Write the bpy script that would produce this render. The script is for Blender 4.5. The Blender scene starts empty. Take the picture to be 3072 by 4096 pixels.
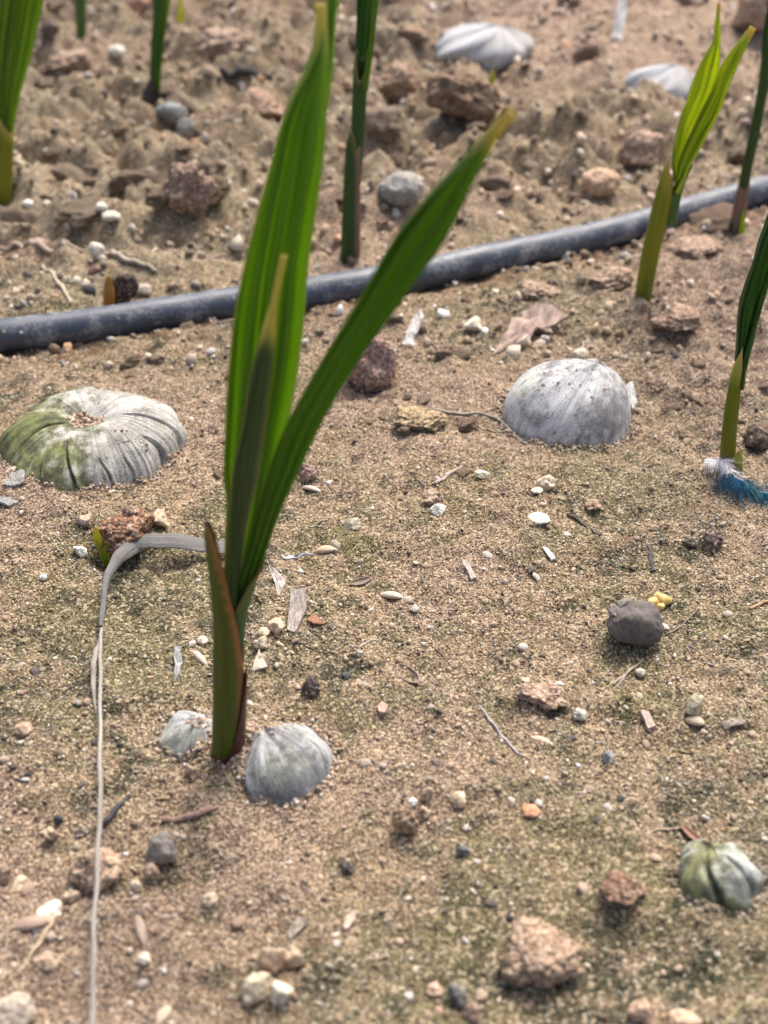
import bpy, math, random
import numpy as np
from mathutils import Vector

# ------------------------------------------------------------------ camera, light, exposure
F, CX, CY = 5200.0, 1536.0, 2048.0          # focal length in photo pixels, photo centre
PITCH, CAM_H = math.radians(34.0), 0.231
SUN_AZ, SUN_EL = math.radians(24.0), math.radians(60.0)

sc = bpy.context.scene
cam_data = bpy.data.cameras.new('camera')
cam = bpy.data.objects.new('camera', cam_data)
sc.collection.objects.link(cam)
sc.camera = cam
cam.location = (0, 0, CAM_H)
cam.rotation_euler = (math.pi / 2 - PITCH, 0, 0)
cam_data.sensor_fit = 'VERTICAL'
cam_data.sensor_height = 36.0
cam_data.sensor_width = 27.0
cam_data.lens = 36.0 * F / 4096.0
cam_data.clip_start = 0.01
cam_data.clip_end = 500.0
cam_data.dof.use_dof = True
cam_data.dof.focus_distance = 0.385
cam_data.dof.aperture_fstop = 14.0

world = bpy.data.worlds.new('World')
sc.world = world
world.use_nodes = True
wn = world.node_tree
sky = wn.nodes.new('ShaderNodeTexSky')
sky.sky_type = 'NISHITA'
sky.sun_disc = False
sky.sun_elevation = SUN_EL
sky.sun_rotation = SUN_AZ
sky.air_density = 0.75
sky.dust_density = 6.0
sky.ozone_density = 0.6
wn.links.new(sky.outputs[0], wn.nodes['Background'].inputs[0])
wn.nodes['Background'].inputs[1].default_value = 0.12

sun_data = bpy.data.lights.new('sun', 'SUN')
sun_data.energy = 1.5
sun_data.angle = math.radians(20.0)
sun_data.color = (1.0, 0.98, 0.955)
sun = bpy.data.objects.new('sun', sun_data)
sc.collection.objects.link(sun)
sdir = Vector((math.sin(SUN_AZ) * math.cos(SUN_EL), math.cos(SUN_AZ) * math.cos(SUN_EL), math.sin(SUN_EL)))
sun.rotation_euler = (-sdir).to_track_quat('-Z', 'Y').to_euler()
sun.location = sdir * 3

sc.view_settings.view_transform = 'Standard'
sc.view_settings.look = 'None'
sc.view_settings.gamma = 1.0
sc.view_settings.use_curve_mapping = False
sc.view_settings.exposure = 1.32
sc.cycles.max_bounces = 8
sc.cycles.use_denoising = True

rng = np.random.default_rng(7)
random.seed(7)
COL = sc.collection

# ------------------------------------------------------------------ noise
_perm = np.random.default_rng(3).permutation(512)
_ang = np.random.default_rng(4).uniform(0, 2 * np.pi, 512)
_gx, _gy = np.cos(_ang), np.sin(_ang)

def pn(x, y, seed=0):
    x = np.asarray(x, float) + seed * 17.31
    y = np.asarray(y, float) + seed * 9.77
    xi, yi = np.floor(x).astype(int), np.floor(y).astype(int)
    fx, fy = x - xi, y - yi
    def g(ix, iy, dx, dy):
        k = _perm[(_perm[ix & 511] + iy) & 511]
        return _gx[k] * dx + _gy[k] * dy
    u = fx * fx * fx * (fx * (fx * 6 - 15) + 10)
    v = fy * fy * fy * (fy * (fy * 6 - 15) + 10)
    a = g(xi, yi, fx, fy) * (1 - u) + g(xi + 1, yi, fx - 1, fy) * u
    b = g(xi, yi + 1, fx, fy - 1) * (1 - u) + g(xi + 1, yi + 1, fx - 1, fy - 1) * u
    return (a * (1 - v) + b * v) * 1.5

def fbm(x, y, seed=0, o=3):
    s, a = 0, 1.0
    for k in range(o):
        s = s + a * pn(np.asarray(x) * 2 ** k, np.asarray(y) * 2 ** k, seed + k)
        a *= 0.5
    return s

def pn3(p, seed=0):
    return (pn(p[:, 0], p[:, 1] + p[:, 2] * 0.71, seed) + pn(p[:, 1] + 3.1, p[:, 2] - p[:, 0] * 0.63, seed + 1)
            + pn(p[:, 2] + 7.7, p[:, 0] + p[:, 1] * 0.57, seed + 2)) / 1.8

def sstep(x, a, b):
    t = np.clip((np.asarray(x, float) - a) / (b - a), 0, 1)
    return t * t * (3 - 2 * t)

# ------------------------------------------------------------------ pixel -> place
FW = np.array([0, math.cos(PITCH), -math.sin(PITCH)])
UP = np.array([0, math.sin(PITCH), math.cos(PITCH)])
CAM = np.array([0, 0, CAM_H])

def ray(u, v):
    return FW + np.array([1.0, 0, 0]) * (u - CX) / F + UP * (CY - v) / F

def flat_hit(u, v, z=0.0):
    r = ray(u, v)
    return CAM + r * ((z - CAM_H) / r[2])

# hose path (photo pixels of its centre line) on the flat ground
HOSE_PX = [(-700, 1362), (-300, 1330), (0, 1296), (420, 1246), (900, 1178), (1225, 1144), (1663, 1073), (2061, 990),
           (2400, 908), (2700, 838), (3000, 772), (3300, 730), (3800, 680)]
HOSE_R = 0.0056
hose_flat = np.array([flat_hit(u, v, HOSE_R) for u, v in HOSE_PX])

def hose_y(x):
    return np.interp(x, hose_flat[:, 0], hose_flat[:, 1])

# local humps (+) and dips (-):  photo pixel u, v, radius x / y in metres, height
FEAT = []
def feat(u, v, rx, ry, h):
    p = flat_hit(u, v)
    FEAT.append((p[0], p[1], rx, ry, h))

feat(470, 2230, .009, .006, -.006)       # hollow under the red clod by the sprout
feat(500, 2140, .012, .007, .004)
feat(372, 1850, .045, .04, .003)
feat(2700, 1290, .022, .016, .006)
feat(2990, 1050, .05, .03, .003)
feat(2450, 1500, .05, .03, .003)
feat(510, 452, .012, .012, -.010)
feat(575, 500, .008, .010, -.010)
feat(2170, 2790, .011, .008, .002)
feat(1680, 1690, .012, .008, .004)
feat(2300, 120, .16, .12, .022)
feat(950, 250, .05, .05, .008)
feat(2700, 3900, .02, .012, -.003)
feat(700, 1450, .05, .02, -.002)
feat(40, 2500, .03, .02, .003)
feat(120, 1660, .016, .008, -.004)
feat(2000, 3900, .02, .02, -.002)
feat(1005, 2985, .0042, .0045, .0055)
feat(800, 2985, .004, .004, .002)

def H(x, y):
    x = np.asarray(x, float); y = np.asarray(y, float)
    d = y - hose_y(x)
    far = sstep(d, .01, .09)
    rgt = sstep(x, .03, .12) * sstep(y, .33, .45)
    h = .0032 * fbm(x * 14, y * 14, 1, 3) + .0021 * pn(x * 70, y * 70, 5) + .0014 * np.maximum(pn(x * 150, y * 150, 6), -.2) + .0008 * pn(x * 260, y * 260, 7)
    fine = .0004 * np.abs(pn(x * 300, y * 300, 8)) + .0003 * fbm(x * 520, y * 520, 9, 2)
    h = h + fine
    lump = .022 * np.abs(fbm(x * 21, y * 21, 11, 2)) + .007 * np.abs(pn(x * 55, y * 55, 13)) + .0045 * np.abs(pn(x * 120, y * 120, 15)) + .0025 * np.abs(pn(x * 240, y * 240, 16)) - .006
    smooth_bank = sstep(x + 0.1 * y, .08, .2) * sstep(y, .7, .85)
    h = h + lump * far * (1 - .65 * smooth_bank)
    h = h + rgt * (1 - far) * (.006 * np.abs(pn(x * 60, y * 60, 21)) + .003 * np.abs(pn(x * 140, y * 140, 22)) - .0015)
    h = h - .004 * np.exp(-((d + .004) / .011) ** 2)
    for fx, fy, rx, ry, a in FEAT:
        h = h + a * np.exp(-((x - fx) / rx) ** 2 - ((y - fy) / ry) ** 2)
    rr = np.hypot(x, y - .4)
    return h * (1 + 0 * rr)

def Hs(x, y):
    return float(H(np.array([x]), np.array([y]))[0])

def G(u, v):
    """point where the line of sight through a photo pixel meets the soil"""
    r = ray(u, v)
    k = np.linspace(.12, 1.9, 900)
    k = k if r[2] < -.08 else k
    P = CAM[None] + r[None] * k[:, None]
    below = P[:, 2] < H(P[:, 0], P[:, 1])
    i = int(np.argmax(below)) if below.any() else len(k) - 1
    a, b = k[max(i - 1, 0)], k[i]
    for _ in range(12):
        m = (a + b) / 2
        p = CAM + r * m
        if p[2] < Hs(p[0], p[1]):
            b = m
        else:
            a = m
    return CAM + r * b

def depth(p):
    return float(np.dot(np.asarray(p) - CAM, FW))

def mpp(p):
    return depth(p) / F                     # metres per photo pixel at a point

def PY(u, v, Y):
    """point on the line of sight at ground distance Y (an upright thing standing at Y)"""
    r = ray(u, v)
    return CAM + r * (Y / r[1])

# ------------------------------------------------------------------ mesh helpers
def raw_mesh(name, V, Fc):
    me = bpy.data.meshes.new(name)
    V = np.asarray(V, np.float32)
    if isinstance(Fc, np.ndarray):
        n, k = Fc.shape
        me.vertices.add(len(V)); me.vertices.foreach_set('co', V.ravel())
        me.loops.add(n * k); me.loops.foreach_set('vertex_index', Fc.astype(np.int32).ravel())
        me.polygons.add(n); me.polygons.foreach_set('loop_start', np.arange(0, n * k, k, dtype=np.int32))
        me.update(calc_edges=True)
    else:
        me.from_pydata([tuple(map(float, p)) for p in V], [], Fc)
    return me

def smooth(me, on=True):
    me.polygons.foreach_set('use_smooth', np.full(len(me.polygons), on))
    me.update()

def vuv(me, uv):
    """uv given per vertex"""
    lay = me.uv_layers.new(name='UVMap')
    idx = np.zeros(len(me.loops), np.int32); me.loops.foreach_get('vertex_index', idx)
    lay.data.foreach_set('uv', np.asarray(uv, np.float32)[idx].ravel())

def vcol(me, c, name='tint'):
    at = me.color_attributes.new(name=name, type='FLOAT_COLOR', domain='POINT')
    c = np.asarray(c, np.float32)
    if c.shape[1] == 3:
        c = np.concatenate([c, np.ones((len(c), 1), np.float32)], 1)
    at.data.foreach_set('color', c.ravel())

def put(name, me, mats, parent=None, origin=None, color=None):
    o = bpy.data.objects.new(name, me)
    COL.objects.link(o)
    if not isinstance(mats, (list, tuple)):
        mats = [mats]
    if not me.materials:
        for m in mats:
            me.materials.append(m)
    if parent is not None:
        o.parent = parent
    elif origin is not None:
        o.location = origin
    if color is not None:
        o.color = (*color, 1.0)
    return o

def tag(o, label, cat, group=None):
    o['label'] = label
    o['category'] = cat
    if group:
        o['group'] = group
    return o

def empty(name, loc):
    o = bpy.data.objects.new(name, None)
    o.empty_display_size = .01
    COL.objects.link(o)
    o.location = loc
    return o

def grid_faces(nu, nv, wrap=False):
    """nv rows of nu points"""
    i = np.arange(nv - 1)[:, None]; j = np.arange(nu if wrap else nu - 1)[None]
    a = i * nu + j; b = i * nu + (j + 1) % nu
    return np.stack([a, b, b + nu, a + nu], -1).reshape(-1, 4)

def spline(P, n):
    """Catmull-Rom through P, n samples, evenly in control index"""
    P = np.asarray(P, float)
    if P.ndim == 1:
        P = P[:, None]
    Q = np.vstack([2 * P[0] - P[1], P, 2 * P[-1] - P[-2]])
    d = np.r_[0, np.cumsum(np.linalg.norm(np.diff(P, axis=0), axis=1) + 1e-9)]
    s = np.linspace(0, d[-1], n)
    out = np.zeros((n, P.shape[1]))
    for k, x in enumerate(s):
        i = min(max(int(np.searchsorted(d, x, side='right') - 1), 0), len(P) - 2)
        t = (x - d[i]) / (d[i + 1] - d[i])
        p0, p1, p2, p3 = Q[i], Q[i + 1], Q[i + 2], Q[i + 3]
        out[k] = .5 * ((2 * p1) + (-p0 + p2) * t + (2 * p0 - 5 * p1 + 4 * p2 - p3) * t * t + (-p0 + 3 * p1 - 3 * p2 + p3) * t ** 3)
    return out

def frames(P):
    T = np.gradient(P, axis=0)
    T /= np.linalg.norm(T, axis=1)[:, None] + 1e-12
    ref = np.array([0, 0, 1.0]) if abs(T[:, 2]).mean() < .8 else np.array([0, -1.0, 0])
    S = np.cross(T, ref); S /= np.linalg.norm(S, axis=1)[:, None] + 1e-12
    N = np.cross(S, T)
    return T, S, N

def tube(P, R, n=12, wob=0, seed=0, cap=True):
    P = np.asarray(P, float); m = len(P)
    R = np.broadcast_to(np.asarray(R, float), (m,))
    T, S, N = frames(P)
    a = np.linspace(0, 2 * np.pi, n, endpoint=False)
    rr = R[:, None] * (1 + wob * pn(np.arange(m)[:, None] * .37 + 0 * a, 2 * np.cos(a)[None] + np.arange(m)[:, None] * .11, seed))
    V = P[:, None] + rr[..., None] * (np.cos(a)[None, :, None] * S[:, None] + np.sin(a)[None, :, None] * N[:, None])
    V = V.reshape(-1, 3)
    Fc = grid_faces(n, m, True)
    UV = np.stack(np.broadcast_arrays((a / (2 * np.pi))[None], np.linspace(0, 1, m)[:, None]), -1).reshape(-1, 2)
    if cap:
        V = np.vstack([V, P[0], P[-1]])
        UV = np.vstack([UV, [.5, 0], [.5, 1]])
        c0, c1 = m * n, m * n + 1
        j = np.arange(n)
        f0 = np.stack([(j + 1) % n, j, np.full(n, c0), np.full(n, c0)], -1)
        f1 = np.stack([(m - 1) * n + j, (m - 1) * n + (j + 1) % n, np.full(n, c1), np.full(n, c1)], -1)
        Fl = [tuple(f) for f in Fc.tolist()] + [tuple(f[:3]) for f in f0.tolist()] + [tuple(f[:3]) for f in f1.tolist()]
        return V, Fl, UV
    return V, Fc, UV

def ico(sub):
    import bmesh
    bm = bmesh.new()
    bmesh.ops.create_icosphere(bm, subdivisions=sub, radius=1.0)
    V = np.array([v.co[:] for v in bm.verts]); Fc = np.array([[v.index for v in f.verts] for f in bm.faces])
    bm.free()
    return V, Fc
ICO = {k: ico(k) for k in (1, 2, 3, 4, 5)}

# ------------------------------------------------------------------ materials
class NT:
    def __init__(s, name):
        s.m = bpy.data.materials.new(name); s.m.use_nodes = True
        s.t = s.m.node_tree; s.t.nodes.clear()
        s.out = s.n('ShaderNodeOutputMaterial')
    def n(s, typ, **kw):
        x = s.t.nodes.new(typ)
        for k, v in kw.items():
            setattr(x, k, v)
        return x
    def l(s, a, b):
        s.t.links.new(a, b)
    def set(s, sock, v):
        if isinstance(v, bpy.types.NodeSocket):
            s.l(v, sock)
        elif isinstance(v, (tuple, list)) and len(v) == 3 and sock.type == 'RGBA':
            sock.default_value = (*v, 1)
        else:
            sock.default_value = v
    def math(s, op, a, b=0.0, clamp=False):
        x = s.n('ShaderNodeMath', operation=op); x.use_clamp = clamp
        s.set(x.inputs[0], a); s.set(x.inputs[1], b)
        return x.outputs[0]
    def ramp(s, fac, a, b):
        x = s.n('ShaderNodeMapRange'); x.clamp = True; x.interpolation_type = 'SMOOTHSTEP'
        s.set(x.inputs['Value'], fac); x.inputs['From Min'].default_value = a; x.inputs['From Max'].default_value = b
        return x.outputs[0]
    def mix(s, fac, a, b, mode='MIX'):
        x = s.n('ShaderNodeMix', data_type='RGBA', blend_type=mode)
        s.set(x.inputs[0], fac); s.set(x.inputs[6], a); s.set(x.inputs[7], b)
        return x.outputs[2]
    def noise(s, scale, vec=None, detail=3.0, rough=.55, dist=0.0):
        x = s.n('ShaderNodeTexNoise')
        x.inputs['Scale'].default_value = scale; x.inputs['Detail'].default_value = detail
        x.inputs['Roughness'].default_value = rough; x.inputs['Distortion'].default_value = dist
        s.l(vec if vec is not None else s.obj(), x.inputs['Vector'])
        return x.outputs['Fac']
    def voro(s, scale, vec=None, out='Distance'):
        x = s.n('ShaderNodeTexVoronoi'); x.inputs['Scale'].default_value = scale
        s.l(vec if vec is not None else s.obj(), x.inputs['Vector'])
        return x.outputs[out]
    def obj(s):
        return s.n('ShaderNodeTexCoord').outputs['Object']
    def uv(s):
        return s.n('ShaderNodeTexCoord').outputs['UV']
    def uvxy(s):
        x = s.n('ShaderNodeSeparateXYZ'); s.l(s.uv(), x.inputs[0])
        return x.outputs[0], x.outputs[1]
    def scaled(s, vec, sc_):
        x = s.n('ShaderNodeMapping'); s.l(vec, x.inputs[0]); x.inputs['Scale'].default_value = sc_
        return x.outputs[0]
    def finish(s, col, rough=.9, spec=.25, bump=None, bstr=.4, bdist=.0003, trans=None, tfac=0.3, sheen=0.0):
        b = s.n('ShaderNodeBsdfPrincipled')
        s.set(b.inputs['Base Color'], col); s.set(b.inputs['Roughness'], rough)
        b.inputs['Specular IOR Level'].default_value = spec
        if bump is not None:
            k = s.n('ShaderNodeBump'); k.inputs['Strength'].default_value = bstr; k.inputs['Distance'].default_value = bdist
            s.l(bump, k.inputs['Height']); s.l(k.outputs[0], b.inputs['Normal'])
        if trans is not None:
            t = s.n('ShaderNodeBsdfTranslucent'); s.set(t.inputs['Color'], trans)
            mx = s.n('ShaderNodeMixShader'); s.set(mx.inputs[0], tfac)
            s.l(b.outputs[0], mx.inputs[1]); s.l(t.outputs[0], mx.inputs[2]); s.l(mx.outputs[0], s.out.inputs[0])
        else:
            s.l(b.outputs[0], s.out.inputs[0])
        return s.m

def soil_mat():
    s = NT('soil')
    a = s.n('ShaderNodeAttribute', attribute_name='tint').outputs['Color']
    n1 = s.noise(1500, detail=2); n2 = s.noise(520, detail=3); v = s.voro(1250)
    vc = s.voro(1250, out='Color')
    sep = s.n('ShaderNodeSeparateColor'); s.l(vc, sep.inputs[0])
    c = s.mix(s.ramp(n1, .38, .7), s.mix(1.0, a, (.25, .23, .22), 'MULTIPLY'), s.mix(1.0, a, (1.15, 1.12, 1.06), 'MULTIPLY'))
    c = s.mix(s.math('MULTIPLY', s.ramp(sep.outputs[0], .72, .95), .55), c, (.52, .42, .28))
    c = s.mix(s.math('MULTIPLY', s.ramp(sep.outputs[1], .82, .97), .6), c, (.09, .065, .045))
    h = s.math('ADD', s.math('MULTIPLY', v, -.9), s.math('ADD', n2, s.math('MULTIPLY', n1, .5)))
    return s.finish(c, .95, .15, h, .8, .0005)

def grain_mat():
    s = NT('sand_grain')
    a = s.n('ShaderNodeAttribute', attribute_name='tint').outputs['Color']
    n1 = s.noise(1500, detail=2)
    c = s.mix(s.ramp(n1, .3, .7), s.mix(1.0, a, (.75, .72, .7), 'MULTIPLY'), s.mix(1.0, a, (1.1, 1.1, 1.1), 'MULTIPLY'))
    return s.finish(c, .8, .3)

def rock_mat(name, grain, contrast, bstr, speck=.0, rough=.92):
    """colour of the piece itself comes from the object's colour"""
    s = NT(name)
    a = s.n('ShaderNodeObjectInfo').outputs['Color']
    n1 = s.noise(grain, detail=4, rough=.65); n2 = s.noise(grain * .22, detail=3); v = s.voro(grain * 1.1)
    lo = s.mix(1.0, a, (1 - contrast, 1 - contrast * 1.05, 1 - contrast * 1.1), 'MULTIPLY')
    hi = s.mix(1.0, a, (1 + contrast * .8,) * 3, 'MULTIPLY')
    c = s.mix(s.ramp(n1, .35, .68), lo, hi)
    c = s.mix(s.math('MULTIPLY', s.ramp(n2, .5, .72), .45), c, (.30, .22, .13))
    if speck:
        vc = s.voro(grain * 1.6, out='Color'); sp = s.n('ShaderNodeSeparateColor'); s.l(vc, sp.inputs[0])
        c = s.mix(s.math('MULTIPLY', s.ramp(sp.outputs[0], .75, .95), speck), c, (.58, .45, .33))
        c = s.mix(s.math('MULTIPLY', s.ramp(sp.outputs[1], .8, .95), speck), c, (.07, .05, .04))
    h = s.math('SUBTRACT', s.math('ADD', n1, n2), s.math('MULTIPLY', v, .7))
    return s.finish(c, rough, .2, h, bstr, .0008)

def wood_mat(name, stretch=(60, 6, 1), contrast=.5, rough=.85, bs=.5):
    s = NT(name)
    a = s.n('ShaderNodeObjectInfo').outputs['Color']
    n1 = s.noise(1.0, s.scaled(s.uv(), stretch), 4, .6); n2 = s.noise(700, detail=3)
    c = s.mix(s.ramp(n1, .3, .7), s.mix(1.0, a, (1 - contrast,) * 3, 'MULTIPLY'), s.mix(1.0, a, (1.2, 1.2, 1.2), 'MULTIPLY'))
    c = s.mix(s.math('MULTIPLY', s.ramp(n2, .55, .75), .5), c, (.22, .16, .10))
    return s.finish(c, rough, .25, s.math('ADD', n1, n2), bs, .0004)

def leaf_mat(name, dark, light, trans, tfac, tip=.93, edge=(.30, .33, .03), tipcol=(.64, .52, .12), edge0=.86, veins=9):
    s = NT(name)
    u, v = s.uvxy()
    st = s.noise(1.0, s.scaled(s.uv(), (veins, .7, 1)), 2, .6)
    fine = s.noise(1.0, s.scaled(s.uv(), (70, 2.5, 1)), 3, .6)
    blot = s.noise(160, detail=3)
    c = s.mix(s.ramp(st, .36, .64), dark, light)
    c = s.mix(s.math('MULTIPLY', s.ramp(fine, .5, .8), .35), c, light)
    c = s.mix(s.math('MULTIPLY', s.ramp(blot, .58, .75), .25), c, tuple(x * .6 for x in dark))
    au = s.math('ABSOLUTE', s.math('SUBTRACT', s.math('MULTIPLY', u, 2.0), 1.0))
    ew = s.math('ADD', au, s.math('MULTIPLY', s.math('SUBTRACT', blot, .5), .08))
    c = s.mix(s.math('MULTIPLY', s.ramp(ew, edge0, 1.0), .8), c, edge)
    tv = s.math('ADD', v, s.math('ADD', s.math('MULTIPLY', s.math('SUBTRACT', fine, .5), .06), s.math('MULTIPLY', au, .03)))
    tf = s.ramp(tv, tip - .04, tip + .05)
    c = s.mix(tf, c, tipcol)
    dust = s.math('MULTIPLY', s.ramp(s.noise(2600, detail=1), .74, .8), .5)
    c = s.mix(dust, c, (.45, .42, .33))
    tc = s.mix(tf, s.mix(s.ramp(st, .36, .64), tuple(x * .55 for x in trans), trans), tipcol)
    return s.finish(c, .42, .4, s.math('ADD', st, fine), .25, .0004, tc, tfac)

def sheath_mat(name, green, margin, orange, w0, w1, basecol=None, tfac=.15, side=None):
    """uv: x round the stem, y centimetres below the torn margin; generated height in colour attribute"""
    s = NT(name)
    u, v = s.uvxy()
    st = s.noise(1.0, s.scaled(s.uv(), (26, .35, 1)), 3, .6)
    blot = s.noise(260, detail=3)
    d = s.math('ADD', v, s.math('MULTIPLY', s.math('SUBTRACT', st, .5), w0 * 1.6))
    c = s.mix(s.ramp(st, .3, .75), tuple(x * .62 for x in green), green)
    if side:
        us = s.math('ADD', u, s.math('MULTIPLY', s.math('SUBTRACT', st, .5), .05))
        c = s.mix(s.math('SUBTRACT', 1.0, s.ramp(us, .10, .19)), c, side)
    c = s.mix(s.math('SUBTRACT', 1.0, s.ramp(d, w0, w1)), c, orange)
    c = s.mix(s.math('SUBTRACT', 1.0, s.ramp(d, w0 * .35, w0)), c, margin)
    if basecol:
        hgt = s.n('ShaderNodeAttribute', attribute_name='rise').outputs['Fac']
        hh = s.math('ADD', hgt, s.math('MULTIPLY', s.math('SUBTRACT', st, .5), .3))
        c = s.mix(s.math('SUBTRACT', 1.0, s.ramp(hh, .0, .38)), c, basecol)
    c = s.mix(s.math('MULTIPLY', s.ramp(blot, .6, .75), .25), c, tuple(x * .5 for x in margin))
    dust = s.math('MULTIPLY', s.ramp(s.noise(1500, detail=1), .72, .78), .6)
    c = s.mix(dust, c, (.50, .40, .30))
    return s.finish(c, .45, .35, st, .3, .0004, tuple(x * 1.6 for x in green), tfac)

def nut_mat(name, pale, grey, moss, mossa, dark, darka, seed=0.0, speckle=.8, mlo=.45, gx=0.0):
    s = NT(name)
    vec = s.n('ShaderNodeVectorMath', operation='ADD'); s.l(s.obj(), vec.inputs[0]); vec.inputs[1].default_value = (seed, seed * .7, seed * .3)
    vec = vec.outputs[0]
    st = s.noise(1.0, s.scaled(s.uv(), (34, 2.0, 1)), 5, .7, .4)
    st2 = s.noise(1.0, s.scaled(s.uv(), (120, 2.2, 1)), 4, .7, .6)
    big = s.noise(55, vec, 3); mid = s.noise(240, vec, 4, .65); fine = s.noise(1900, vec, 2)
    c = s.mix(s.ramp(st, .34, .62), grey, pale)
    c = s.mix(s.math('MULTIPLY', s.ramp(st2, .50, .64), .6), c, tuple(x * .42 for x in grey))
    sx_ = s.n('ShaderNodeSeparateXYZ'); s.l(s.obj(), sx_.inputs[0])
    mm = s.ramp(s.math('ADD', s.math('ADD', s.math('MULTIPLY', big, .65), s.math('MULTIPLY', mid, .35)), s.math('MULTIPLY', sx_.outputs[0], gx)), mlo, mlo + .14)
    c = s.mix(s.math('MULTIPLY', mm, mossa), c, s.mix(s.ramp(mid, .4, .65), moss, tuple(x * .35 for x in moss)))
    big2 = s.noise(48, s.n('ShaderNodeTexCoord').outputs['Object'], 2)
    dk = s.ramp(s.math('ADD', s.math('MULTIPLY', big2, .6), s.math('MULTIPLY', mid, .4)), .44, .60)
    c = s.mix(s.math('MULTIPLY', dk, darka), c, dark)
    sp = s.ramp(s.math('ADD', s.math('MULTIPLY', fine, .72), s.math('MULTIPLY', mid, .28)), .54, .63)
    c = s.mix(s.math('MULTIPLY', sp, speckle), c, (.07, .06, .05))
    h = s.math('ADD', s.math('ADD', s.math('MULTIPLY', st, .35), s.math('MULTIPLY', st2, .5)), s.math('MULTIPLY', fine, .5))
    return s.finish(c, .85, .2, h, .6, .0005)

M = {}
M['soil'] = soil_mat()
M['grain'] = grain_mat()
M['pebble'] = rock_mat('pebble_stone', 500, .35, .5, .25, .85)
M['clod'] = rock_mat('soil_clod', 700, .5, .9, .55, .97)
M['wood'] = wood_mat('dry_wood')
M['husk'] = wood_mat('seed_husk', (18, 2, 1), .4, .7, .3)
M['strip'] = wood_mat('dry_leaf_grey', (34, 5, 1), .55, .8, .4)
M['leaf_main'] = leaf_mat('leaf_main', (.040, .100, .010), (.130, .255, .016), (.45, .70, .04), .45, .975, (.40, .48, .05), edge0=.76)  # wide bright edge paints in light coming through the tilted blade side
M['leaf_right'] = leaf_mat('leaf_right', (.036, .085, .010), (.092, .190, .018), (.32, .54, .03), .36, .955, (.10, .13, .02))
M['leaf_fold'] = leaf_mat('leaf_fold', (.030, .058, .014), (.060, .110, .024), (.16, .26, .03), .22, .80, (.28, .25, .05), (.60, .50, .07), .82)
M['leaf_bright'] = leaf_mat('leaf_bright', (.11, .22, .010), (.42, .55, .025), (.85, .95, .05), .5, .95, (.45, .47, .10))
M['leaf_far'] = leaf_mat('leaf_far', (.055, .12, .014), (.14, .25, .020), (.42, .60, .04), .42, .97, (.16, .22, .04))
M['leaf_deep'] = leaf_mat('leaf_deep', (.026, .072, .014), (.064, .150, .022), (.20, .42, .04), .32, .97, (.05, .10, .03))
M['leaf_yellow'] = leaf_mat('leaf_yellow', (.40, .38, .03), (.60, .58, .06), (.8, .8, .08), .5, .9, (.5, .42, .05))
M['leaf_orange'] = leaf_mat('leaf_orange', (.33, .13, .02), (.55, .27, .04), (.5, .25, .03), .2, .97, (.22, .09, .03))
M['sheath_main'] = sheath_mat('sheath_main', (.090, .120, .010), (.060, .020, .012), (.30, .135, .035), .10, .26, side=(.19, .095, .028))
M['sheath_in'] = leaf_mat('sheath_inner', (.42, .32, .03), (.55, .45, .06), (.5, .4, .05), .25, 2.0, (.3, .18, .04))
M['sheath_base'] = sheath_mat('sheath_base', (.085, .080, .012), (.085, .028, .018), (.13, .048, .026), .3, .8)
M['petiole'] = sheath_mat('petiole', (.095, .185, .045), (.16, .10, .03), (.10, .13, .03), .03, .12, tfac=.2)
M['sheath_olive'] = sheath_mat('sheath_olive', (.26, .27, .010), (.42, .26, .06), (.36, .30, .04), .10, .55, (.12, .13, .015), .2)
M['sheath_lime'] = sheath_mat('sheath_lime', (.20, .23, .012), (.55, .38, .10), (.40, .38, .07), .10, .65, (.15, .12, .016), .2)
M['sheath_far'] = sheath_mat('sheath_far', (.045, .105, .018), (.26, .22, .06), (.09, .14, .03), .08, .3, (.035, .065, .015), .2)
M['sheath_pink'] = sheath_mat('sheath_pink', (.24, .15, .10), (.20, .12, .07), (.26, .17, .10), .10, .5, (.13, .085, .06), .1)
M['sheath_dark'] = sheath_mat('sheath_dark', (.06, .055, .045), (.05, .04, .03), (.07, .06, .04), .1, .4)
M['nut_left'] = nut_mat('nut_left', (.54, .52, .47), (.36, .345, .30), (.17, .185, .045), .9, (.10, .10, .07), .45, .3, .85, .47, -8.0)
M['nut_right'] = nut_mat('nut_right', (.60, .59, .57), (.42, .415, .40), (.36, .38, .14), .35, (.11, .105, .105), .75, 1.7, .75, .53)
M['nut_near'] = nut_mat('nut_near', (.46, .455, .44), (.28, .28, .275), (.22, .24, .10), .45, (.09, .095, .10), .6, 2.9, .6, .5)
M['nut_moss'] = nut_mat('nut_moss', (.52, .52, .47), (.27, .28, .25), (.20, .205, .045), .85, (.05, .055, .05), .6, 4.1, .6, .46)
M['nut_far'] = nut_mat('nut_far', (.47, .47, .465), (.38, .38, .375), (.5, .48, .40), .25, (.40, .36, .30), .4, 5.0, .2, .5)
M['nut_dry'] = nut_mat('nut_dry', (.19, .165, .14), (.14, .122, .105), (.24, .22, .20), .5, (.075, .07, .07), .6, 6.2, .45, .5)

M['nut_cap'] = nut_mat('nut_cap', (.27, .24, .21), (.17, .15, .135), (.24, .22, .20), .3, (.10, .09, .085), .5, 7.2, .6, .5)

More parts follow.
